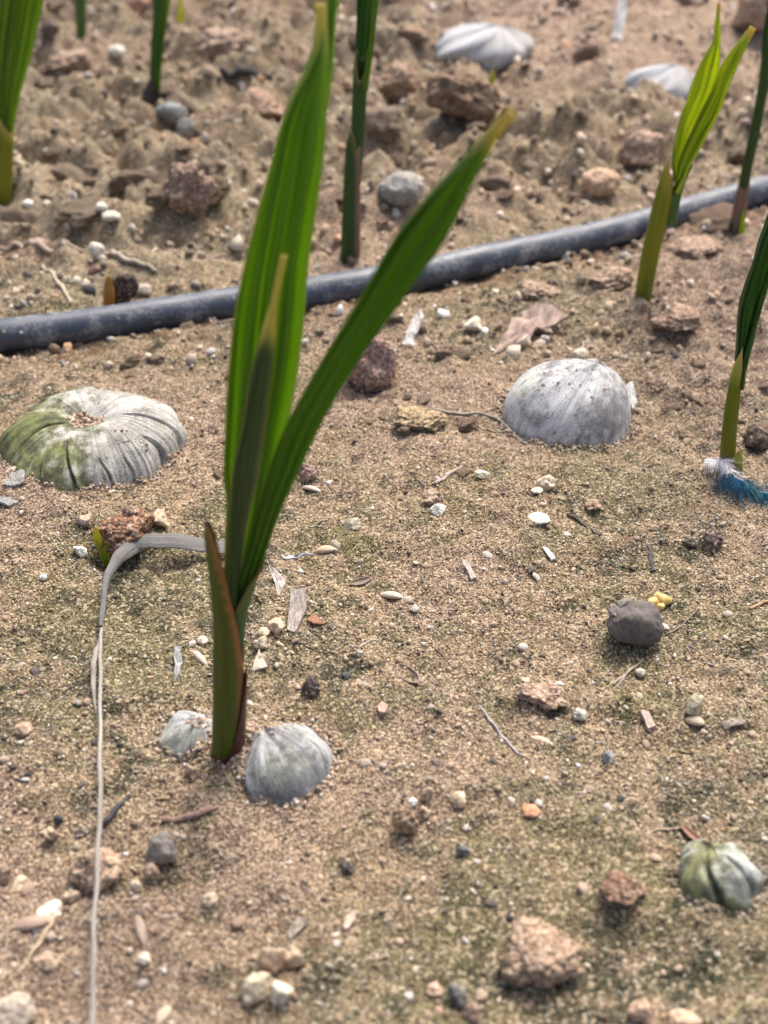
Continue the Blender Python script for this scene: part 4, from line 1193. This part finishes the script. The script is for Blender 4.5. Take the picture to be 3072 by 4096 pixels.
# --- tiny shoots
def shoot(u, v, pairs, mat, label, second=None, cat='sprout'):
    b = G(u, v)
    r = empty('sprout', b)
    tag(r, label, cat)
    blade('leaf', pairs, (b[1], b[1]), (b[1], b[1]), mat, r, b, 1, .0003, .35, 17, 30, .0004)
    if second:
        blade('leaf', second, (b[1] - .0008, b[1] - .0008), (b[1] - .0008, b[1] - .0008), M['leaf_bright'], r, b, 1, .0003, .35, 17, 30, .0004)
    return r
shoot(420, 2242, [(408, 2250, 436, 2256), (394, 2200, 424, 2215), (378, 2160, 412, 2170), (374, 2130, 402, 2140), (380, 2106, 388, 2108)], M['leaf_yellow'],
      'tiny yellow-green sprout at the hollow under the red-brown clod', [(412, 2258, 440, 2262), (412, 2225, 440, 2230), (416, 2195, 438, 2200), (424, 2168, 432, 2172), (428, 2160, 430, 2161)])
shoot(435, 1222, [(416, 1225, 456, 1225), (414, 1180, 458, 1180), (420, 1130, 452, 1135), (432, 1100, 440, 1100)], M['leaf_orange'],
      'orange pointed shoot just behind the hose at left')
shoot(1930, 470, [(1915, 472, 1958, 470), (1920, 420, 1962, 415), (1932, 370, 1972, 365), (1950, 325, 1976, 320), (1970, 290, 1974, 288)], M['leaf_yellow'],
      'small green-yellow shoot beside the dark wedge clod', [(1938, 465, 1962, 465), (1945, 400, 1970, 400), (1956, 330, 1974, 330), (1968, 280, 1972, 280)])
shoot(2055, 195, [(2036, 195, 2068, 195), (2040, 160, 2070, 160), (2050, 130, 2064, 128)], M['leaf_orange'], 'ochre shoot tip behind the pale nut at top')
shoot(722, 85, [(708, 88, 736, 88), (710, 50, 734, 50), (718, 0, 730, 0), (724, -40, 726, -40)], M['leaf_yellow'], 'yellow shoot blurred at the top edge left of centre')

# dark cupped husk behind the orange shoot
b = G(500, 1205)
V, Fc = ICO[4]
d = V / np.linalg.norm(V, axis=1)[:, None]
s = 1 + .10 * pn3(d * 2 + 1) + .07 * pn3(d * 7 + 3) - .5 * np.exp(-((1 + d[:, 1]) / .25) ** 2)
P = d * s[:, None] * np.array([60, 22, 66]) * mpp(b); P[:, 0] -= .22 * P[:, 2] * -1; P[:, 2] += 55 * mpp(b)
me = raw_mesh('husk_fragment', P, Fc); smooth(me)
tag(put('husk_fragment', me, M['clod'], origin=b, color=(.085, .06, .05)), 'dark brown cupped husk behind the orange shoot', 'husk')

# ------------------------------------------------------------------ dry leaf strip with its long stalk
def ground_path(px, n, lift):
    P = spline(np.array([G(u, v) for u, v in px]), n)
    k = max(3, n // 12) | 1
    z = H(P[:, 0], P[:, 1]); z = np.convolve(np.r_[np.full(k // 2, z[0]), z, np.full(k // 2, z[-1])], np.ones(k) / k, 'valid')
    P[:, 2] = np.maximum(z, H(P[:, 0], P[:, 1]) - .0004) + (np.interp(np.linspace(0, 1, n), np.linspace(0, 1, len(lift)), lift) if np.ndim(lift) else lift)
    return P

b = G(520, 2260)
r = empty('dry_leaf', b)
tag(r, 'long grey dry leaf strip curling beside the main seedling down to the bottom edge', 'dry leaf')
P = ground_path([(930, 2228), (800, 2232), (660, 2240), (560, 2262), (490, 2310), (442, 2380), (424, 2460), (415, 2530)], 120, [.002, .0035, .005, .0065, .006, .004, .002, .0012])
w = np.interp(np.linspace(0, 1, 120), [0, .35, .52, .62, .8, 1], [.0056, .0056, .0052, .0042, .0034, .0030])
T, S, N = frames(P)
curl = np.interp(np.linspace(0, 1, 120), [0, .4, .6, .8, 1], [.55, .8, 2.2, 3.6, 4.6])
tw = np.interp(np.linspace(0, 1, 120), [0, .4, .65, 1], [.15, .35, .9, 1.2])
s = np.linspace(-1, 1, 25)
rad = w / np.maximum(curl, .05)
a_ = s[None] * curl[:, None] / 2
cx_, cz_ = rad[:, None] * np.sin(a_), rad[:, None] * (np.cos(a_) - 1)
ct, st_ = np.cos(tw)[:, None], np.sin(tw)[:, None]
sx, sz = cx_ * ct - cz_ * st_, cx_ * st_ + cz_ * ct
V = P[:, None] + sx[..., None] * S[:, None] + (sz + w[:, None] * .35)[..., None] * N[:, None]
UV = np.stack(np.broadcast_arrays((s * .5 + .5)[None], np.linspace(0, 1, 120)[:, None]), -1).reshape(-1, 2)
me = raw_mesh('leaf_strip', V.reshape(-1, 3) - b, grid_faces(25, 120)); smooth(me); vuv(me, UV)
o = put('leaf_strip', me, M['strip'], r, color=(.165, .158, .145))
md = o.modifiers.new('thick', 'SOLIDIFY'); md.thickness = .00035
P = spline(np.array([flat_hit(u_, v_, G(u_, v_)[2] + l_) for u_, v_, l_ in [(412, 2500, .0012), (402, 2600, .0016), (396, 2800, .003), (398, 3000, .0045), (396, 3200, .0065), (392, 3400, .0088), (388, 3600, .0090), (380, 3800, .0078), (370, 4000, .0058), (362, 4180, .0038), (352, 4400, .0012)]]), 160)
P[:, 0] += .00035 * pn(np.linspace(0, 14, 160), 0 * P[:, 0], 91) + .0006 * pn(np.linspace(0, 4, 160), 0 * P[:, 0] + 3, 92)
V, Fc, UV = tube(P, np.interp(np.linspace(0, 1, 160), [0, .15, 1], [.00050, .00052, .00058]), 10, .15, 9)
me = raw_mesh('stalk', V - b, Fc); smooth(me); vuv(me, UV)
put('stalk', me, M['strip'], r, color=(.36, .33, .28))
P = ground_path([(414, 2530), (392, 2640), (384, 2760), (392, 2900)], 40, .0011)
V = np.stack([P + np.array([-1, 0, .1]) * .0014 * np.sin(np.linspace(.1, 3.1, 40))[:, None], P], 1).reshape(-1, 3)
me = raw_mesh('torn_edge', V - b, grid_faces(2, 40)); smooth(me); vuv(me, np.stack(np.broadcast_arrays(np.array([0, 1.0])[None], np.linspace(0, 1, 40)[:, None]), -1).reshape(-1, 2))
o = put('torn_edge', me, M['strip'], r, color=(.34, .30, .25))
md = o.modifiers.new('thick', 'SOLIDIFY'); md.thickness = .0002

# ------------------------------------------------------------------ litter: twigs, chips, husks
def twig(px, wpx, color, label, cat='twig', lift=.5, taper=(.8, 1, .6), wob=.25, name='twig'):
    P = ground_path(px, max(24, 10 * len(px)), 0)
    m_ = mpp(P[len(P) // 2]); R = wpx * m_ / 2
    P[:, 2] += R * lift * 1.6
    rr = R * np.interp(np.linspace(0, 1, len(P)), np.linspace(0, 1, len(taper)), taper)
    o0 = P[len(P) // 2].copy(); o0[2] -= R
    V, Fc, UV = tube(P, rr, 8, wob, int(px[0][0]))
    me = raw_mesh(name, V - o0, Fc); smooth(me); vuv(me, UV)
    return tag(put(name, me, M['wood'], origin=o0, color=color), label, cat)

def chip(px, thick, color, label, cat='wood chip', tilt=.2, name='wood_chip', lift=.0004, mat='wood', warp=.06):
    G3 = np.array([G(u, v) for u, v in px])
    c = G3.mean(0)
    z = c[2] + lift + thick * .5 + tilt * .001
    n_ = len(px)
    # subdivide the outline a little and roughen it
    out = []
    for i_ in range(n_):
        p, q = G3[i_], G3[(i_ + 1) % n_]
        for k in range(4):
            t = k / 4
            e = p * (1 - t) + q * t
            e = e + rng.normal(0, 1, 3) * np.linalg.norm(q - p) * .02 * (k > 0)
            out.append(e)
    O = np.array(out); O[:, 2] = z + tilt * (O[:, 1] - c[1]) + .1 * tilt * (O[:, 0] - c[0])
    k = len(O)
    cc = O.mean(0)
    rings = [O, cc + (O - cc) * .66, cc + (O - cc) * .33]
    ext = np.ptp(O[:, :2], axis=0).max()
    W_ = []
    for q_ in rings:
        q_ = q_.copy()
        q_[:, 2] += warp * ext * (pn(q_[:, 0] / ext * 1.7 + c[0] * 99, q_[:, 1] / ext * 1.7) + .5 * pn(q_[:, 0] / ext * 4, q_[:, 1] / ext * 4, 3))
        W_.append(q_)
    W_ = np.vstack(W_ + [cc[None]])
    W_[:, 2] = np.maximum(W_[:, 2], H(W_[:, 0], W_[:, 1]) + thick * .4)
    m_ = len(W_)
    V = np.vstack([W_ + [0, 0, thick / 2], W_ - [0, 0, thick / 2]])
    Fc = []
    for b_, fl in ((0, False), (m_, True)):
        for q_ in range(2):
            for i_ in range(k):
                j_ = (i_ + 1) % k
                f_ = (b_ + q_ * k + i_, b_ + q_ * k + j_, b_ + (q_ + 1) * k + j_, b_ + (q_ + 1) * k + i_)
                Fc.append(f_[::-1] if fl else f_)
        for i_ in range(k):
            f_ = (b_ + 2 * k + i_, b_ + 2 * k + (i_ + 1) % k, b_ + 3 * k)
            Fc.append(f_[::-1] if fl else f_)
    Fc += [(m_ + i_, m_ + (i_ + 1) % k, (i_ + 1) % k, i_) for i_ in range(k)]
    ax = G3[1] - G3[0]
    long_ = max(range(n_), key=lambda i_: np.linalg.norm(G3[(i_ + 1) % n_] - G3[i_]))
    ax = G3[(long_ + 1) % n_] - G3[long_]; ax[2] = 0; ax /= np.linalg.norm(ax)
    pr = np.cross(ax, [0, 0, 1])
    sz = max(np.ptp(V @ ax), 1e-6)
    UV = np.stack([((V - c) @ pr) / sz * .4, ((V - c) @ ax) / sz], 1)
    me = raw_mesh(name, V - c, Fc); vuv(me, UV)
    return tag(put(name, me, M[mat], origin=c, color=color), label, cat)

def husk(p0, p1, wpx, color, label, cat='seed husk', cup=1, name='seed_husk', pointed=.8, lift=.35):
    """boat-shaped seed hull from pixel p0 to p1; cup=1 back up (closed side seen), -1 open side up"""
    A, B = G(*p0), G(*p1)
    L = np.linalg.norm(B - A); c = (A + B) / 2
    Wd = wpx * mpp(c)
    ax = (B - A) / L; sd = np.cross(ax, [0, 0, 1.0]); sd /= np.linalg.norm(sd); up = np.cross(sd, ax)
    t = np.linspace(-1, 1, 25); q = np.linspace(-1, 1, 13)
    prof = (1 - np.abs(t) ** 2.2) ** pointed + .02
    P = np.zeros((25, 13, 3))
    for i_, tt in enumerate(t):
        ang = q * 1.75
        r_ = Wd / 2 * prof[i_]
        P[i_] = c + ax * tt * L / 2 + sd * (np.sin(ang) * r_ / 1.0)[:, None] + up * (cup * (np.cos(ang)) * r_ * .75 + Wd * lift * .5)[:, None]
        P[i_] += up * (.06 * L * (tt * tt if cup < 0 else -tt * tt))
    UV = np.stack(np.broadcast_arrays((q * .5 + .5)[None], (t * .5 + .5)[:, None]), -1).reshape(-1, 2)
    me = raw_mesh(name, P.reshape(-1, 3) - c, grid_faces(13, 25)); smooth(me); vuv(me, UV)
    o = put(name, me, M['husk'], origin=c, color=color)
    md = o.modifiers.new('thick', 'SOLIDIFY'); md.thickness = .0002
    return tag(o, label, cat)

twig([(648, 3288), (720, 3285), (800, 3262), (872, 3236)], 32, (.36, .24, .175), 'thick brown twig in front of the buried nut pair')
twig([(405, 3312), (450, 3262), (515, 3186)], 26, (.085, .08, .08), 'dark grey twig right of the dry leaf stalk')
twig([(246, 3628), (190, 3720), (130, 3810), (72, 3905)], 20, (.55, .43, .28), 'pale straw lying over stones at lower left', 'straw')
twig([(1740, 1942), (1790, 1905), (1848, 1870)], 16, (.42, .35, .29), 'pale stub of twig with a dark tip left of the dome nut')
twig([(2268, 2058), (2330, 2100), (2400, 2146)], 12, (.11, .085, .07), 'dark thin twig below the dome nut')
twig([(1918, 2828), (1962, 2890), (2020, 2960), (2092, 3028)], 13, (.42, .40, .37), 'thin curved grey twig in the middle of the sand')
twig([(2452, 2742), (2510, 2692), (2572, 2640)], 12, (.46, .38, .29), 'longer straw of the crossed pair below the dried nut', 'straw')
twig([(2466, 2752), (2500, 2712), (2540, 2670)], 9, (.40, .33, .26), 'shorter straw of the crossed pair below the dried nut', 'straw')
twig([(2665, 2540), (2720, 2510), (2790, 2440)], 9, (.30, .24, .18), 'thin crooked twig right of the small dried nut')
twig([(1410, 2585), (1470, 2572), (1520, 2556)], 9, (.46, .40, .33), 'short pale straw right of the grey wood chip', 'straw')
twig([(1738, 2595), (1765, 2620), (1795, 2650)], 8, (.17, .11, .075), 'tiny dark twig in the middle of the sand')
twig([(1085, 2540), (1200, 2572), (1340, 2615)], 6, (.20, .15, .10), 'hair-thin root below the grey wood chip', 'root')
twig([(2590, 3330), (2650, 3320), (2730, 3312)], 10, (.48, .36, .26), 'pale straw above the mossy nut', 'straw')
twig([(2900, 4092), (2960, 4030), (3060, 4005), (3180, 3990)], 10, (.46, .42, .18), 'yellowish grass stalk at the bottom right corner', 'straw')
twig([(-40, 990), (80, 992), (190, 1012), (330, 1018)], 26, (.47, .36, .27), 'pale pink straw behind the hose at far left', 'straw')
twig([(395, 1000), (480, 1030), (560, 1062), (625, 1095)], 22, (.47, .39, .29), 'pale straw behind the dark cupped husk', 'straw')
twig([(170, 1065), (225, 1130), (285, 1225)], 20, (.50, .42, .31), 'pale straw ending at the hose left of the orange shoot', 'straw')
twig([(1600, 1640), (1720, 1642), (1850, 1660), (1990, 1676), (2050, 1735), (2110, 1778)], 11, (.40, .36, .28), 'stringy grey root reaching the left side of the dome nut', 'root', taper=(.4, .8, .9, 1.2, 1.1, .8))
twig([(1905, 1700), (1960, 1722), (2032, 1728)], 8, (.42, .37, .27), 'fine side root below the stringy grey root', 'root')
twig([(880, 285), (980, 300), (1090, 318)], 34, (.07, .065, .06), 'black stick lying left of the big leaf at top')
twig([(1235, 2110), (1270, 2096), (1310, 2082)], 8, (.44, .40, .22), 'thin yellowish straw right of the leaf bundle', 'straw')
twig([(3000, 2440), (3040, 2420), (3072, 2410), (3140, 2400)], 14, (.44, .31, .16), 'tan twig cut by the right edge', 'twig')
twig([(1690, 3215), (1760, 3190), (1800, 3130), (1780, 3060)], 5, (.46, .37, .25), 'curved hair-thin fibre left of the cream pebble', 'fibre')
twig([(2755, 3500), (2785, 3440), (2822, 3382)], 7, (.58, .48, .28), 'left straw fibre lying across the mossy nut', 'fibre', lift=9.5)
twig([(2785, 3508), (2812, 3455), (2848, 3388)], 7, (.56, .46, .27), 'right straw fibre lying across the mossy nut', 'fibre', lift=9.5)

chip([(1165, 2400), (1228, 2390), (1226, 2462), (1178, 2536), (1148, 2526)], .0010, (.34, .29, .25), 'rectangular grey wood chip with a slanted end', tilt=.25)
chip([(1228, 2490), (1262, 2472), (1300, 2502), (1255, 2506)], .0006, (.33, .17, .10), 'reddish flake touching the grey wood chip', 'bark flake', name='bark_flake')
chip([(1126, 2222), (1180, 2226), (1262, 2232), (1190, 2242), (1130, 2236)], .0005, (.45, .44, .41), 'narrow grey leaf scrap right of the leaf bundle', 'leaf scrap', name='leaf_scrap', mat='strip', warp=.15)
chip([(1846, 2262), (1870, 2262), (1906, 2316), (1884, 2326)], .0007, (.56, .47, .40), 'pale pink wood chip in the centre right', tilt=.3)
chip([(2586, 2208), (2602, 2208), (2624, 2288), (2606, 2292)], .0008, (.095, .09, .085), 'slim blackish chip above the yellow kernel')
chip([(2168, 2194), (2184, 2200), (2222, 2246), (2206, 2252)], .0006, (.62, .60, .56), 'white sliver left of the blackish chip', 'sliver', name='bark_sliver')
chip([(1075, 2300), (1125, 2308), (1145, 2345), (1112, 2388)], .0005, (.42, .37, .32), 'thin greyish triangular scrap right of the seedling', 'leaf scrap', name='leaf_scrap', mat='strip', warp=.15, tilt=.3)
chip([(700, 2610), (728, 2612), (722, 2700), (698, 2730)], .0004, (.36, .36, .34), 'blue-grey leaf scrap left of the seedling sheath', 'leaf scrap', name='leaf_scrap', mat='strip', warp=.15, tilt=.1)
chip([(1038, 2615), (1072, 2686), (1010, 2690)], .0006, (.58, .48, .37), 'pale fan-shaped flake right of the seedling sheath', 'flake', name='bark_flake', tilt=.3)
chip([(1148, 3745), (1200, 3690), (1238, 3688), (1215, 3722), (1160, 3762)], .0008, (.33, .28, .22), 'grey-brown leaf scrap above the upper stone pair', 'leaf scrap', name='leaf_scrap', mat='strip', warp=.15, tilt=.2)
chip([(1372, 3712), (1392, 3672), (1424, 3668), (1420, 3704), (1384, 3722)], .0008, (.62, .46, .35), 'pale pink flake right of the grey-brown leaf scrap', 'flake', name='bark_flake')
chip([(1510, 2835), (1530, 2818), (1552, 2838), (1540, 2866), (1514, 2858)], .0007, (.58, .40, .29), 'round pale orange flake right of the near grey nut', 'flake', name='bark_flake')
chip([(2560, 2862), (2592, 2862), (2622, 2918), (2590, 2926)], .0010, (.48, .38, .30), 'tan wood chip near the right edge left of the flat pale stone')
chip([(1610, 1380), (1632, 1330), (1682, 1284), (1698, 1302), (1660, 1362), (1655, 1394)], .0007, (.47, .44, .41), 'torn pale grey scrap right of the slanting leaf', 'leaf scrap', name='leaf_scrap', mat='strip', warp=.15, tilt=.35)
chip([(2035, 1335), (2100, 1280), (2180, 1262), (2235, 1290), (2270, 1320), (2195, 1330), (2215, 1375), (2150, 1360), (2090, 1390), (2060, 1430), (2028, 1400), (1975, 1425), (1990, 1395)], .0011, (.34, .245, .195),
     'ragged pink-brown dry leaf behind the dome nut', 'leaf scrap', name='leaf_scrap', mat='strip', tilt=.3, lift=.001, warp=.12)
chip([(2445, 160), (2470, 60), (2505, 60), (2490, 165)], .0015, (.46, .44, .42), 'white upright flake at the top right', 'flake', name='bark_flake', tilt=.9, lift=.008)
chip([(2880, 2900), (2960, 2880), (2985, 2905), (2900, 2926)], .0006, (.30, .25, .20), 'curled brown scrap at the right edge', 'leaf scrap', name='leaf_scrap', mat='strip', warp=.15)
chip([(0, 2004), (42, 1998), (76, 2020), (40, 2032), (0, 2028)], .0009, (.30, .29, .27), 'grey bark chip at the left edge below the big nut', 'bark chip', name='bark_chip')
chip([(10, 1945), (40, 1920), (104, 1910), (96, 1940), (60, 1952)], .0008, (.29, .28, .26), 'grey folded scrap touching the big nut at left', 'leaf scrap', name='leaf_scrap', mat='strip', warp=.15)
chip([(2480, 1612), (2520, 1590), (2545, 1640), (2530, 1655)], .0008, (.56, .545, .50), 'loose pale flap of husk right of the dome nut', 'husk flap', name='husk_flap', tilt=.5, lift=.003)

husk((1254, 2210), (1352, 2200), 42, (.56, .41, .28), 'smooth tan seed hull right of the leaf bundle')
husk((1520, 2380), (1616, 2392), 38, (.55, .48, .37), 'pale boat-shaped seed hull in the centre')
husk((1396, 2345), (1482, 2318), 34, (.24, .19, .15), 'dark open seed hull left of the pale boat-shaped hull', cup=-1)
husk((1592, 2670), (1672, 2742), 62, (.36, .275, .20), 'oval open brown seed hull below the centre', cup=-1)
husk((764, 2598), (832, 2666), 30, (.60, .45, .36), 'pale pink pointed seed hull left of the seedling sheath')
husk((1206, 1948), (1284, 1966), 26, (.58, .46, .37), 'curled pale seed hull behind the leaf bundle')
husk((2112, 2948), (2218, 2982), 32, (.56, .43, .32), 'spindle-shaped tan seed right of the curved grey twig')
husk((2745, 2590), (2852, 2668), 34, (.27, .235, .20), 'grey crescent hull at right below the dried nut', cup=-1)
husk((2620, 2505), (2680, 2520), 36, (.55, .46, .36), 'cream hull tip poking out right of the dried nut')
husk((2740, 2880), (2822, 2900), 50, (.52, .41, .28), 'broad tan hull near the right edge')
husk((55, 3715), (200, 3685), 66, (.38, .27, .20), 'plump brown seed hull under the pale straw')
husk((548, 3655), (578, 3782), 42, (.42, .32, .24), 'left tan hull of the split pair at lower left')
husk((582, 3640), (626, 3742), 46, (.37, .23, .16), 'right open reddish hull of the split pair at lower left', cup=-1)
husk((630, 4100), (680, 4025), 50, (.56, .44, .31), 'tan hull standing at the bottom edge left of centre')
husk((1480, 3835), (1548, 3812), 28, (.50, .39, .28), 'small tan hull in the lower middle', cup=-1)
husk((15, 1900), (88, 1872), 34, (.46, .36, .27), 'tan hull touching the big nut at far left')
husk((2728, 3310), (2820, 3385), 26, (.30, .17, .12), 'reddish curved hull behind the mossy nut', cup=-1)

# ------------------------------------------------------------------ feather
b = G(2900, 1925)
r = empty('feather', b)
tag(r, 'small feather with white down and electric blue barbs at the right edge', 'feather')
P = ground_path([(2815, 1868), (2870, 1880), (2910, 1905), (2955, 1940), (3010, 1965), (3090, 1995)], 60, [.0030, .0036, .0030, .0022, .0018, .0012])
V, Fc, UV = tube(P, np.linspace(.00022, .0001, 60), 6)
me = raw_mesh('rachis', V - b, Fc); smooth(me); vcol(me, np.tile([.72, .66, .58], (len(V), 1))); put('rachis', me, M['feather'], r)

def barbs(name, n, t0, t1, length, spread, cols, lift, width, rnd, sides=(-1, 1), droop=.4):
    VV, FF, CC = [], [], []
    T, S, N = frames(P)
    for k in range(n):
        t = rng.uniform(t0, t1); i_ = int(t * 59)
        sd = sides[k % len(sides)]
        L = length * rng.uniform(.6, 1.15)
        d = T[i_] * math.cos(spread) + sd * S[i_] * math.sin(spread) + rng.normal(0, rnd, 3) * np.array([1, 1, .5])
        d /= np.linalg.norm(d)
        q = np.linspace(0, 1, 7)
        bend = T[i_] * .5 + rng.normal(0, rnd, 3)
        C = P[i_] + d * L * q[:, None] + bend * (L * .35 * q ** 2)[:, None]
        C[:, 2] = np.maximum(C[:, 2] - droop * L * q ** 2, H(C[:, 0], C[:, 1]) + .0003 + lift * rng.uniform(.2, 1))
        side = np.cross(d, [0, 0, 1.0]); side /= np.linalg.norm(side)
        ww = width * (1 - .8 * q)
        base = len(VV) * 14
        VV.append(np.stack([C - side * ww[:, None] / 2, C + side * ww[:, None] / 2], 1).reshape(-1, 3))
        FF.append(grid_faces(2, 7) + base)
        c = np.array(cols[rng.integers(len(cols))]) * rng.uniform(.7, 1.2)
        CC.append(np.tile(c, (14, 1)))
    me = raw_mesh(name, np.vstack(VV) - b, np.vstack(FF)); vcol(me, np.clip(np.vstack(CC), 0, .95))
    o = put(name, me, M['feather'], r); o['kind'] = 'stuff'
    return o
barbs('white_down', 260, .0, .42, .0052, 1.05, [(.82, .82, .84), (.72, .72, .74)], .0012, .00016, .22)
barbs('grey_down', 150, .35, .75, .0060, .9, [(.30, .26, .24), (.16, .14, .13)], .0008, .00016, .22)
barbs('blue_barbs', 240, .5, .98, .0105, .75, [(.004, .07, .15), (.006, .11, .19), (.004, .05, .13), (.006, .12, .13), (.03, .03, .035)], .0006, .00026, .20, (1, 1, 1, -1))
barbs('blue_barbs', 90, .42, .62, .0085, 1.7, [(.01, .06, .13), (.012, .09, .15)], .0005, .00022, .14, (1,))
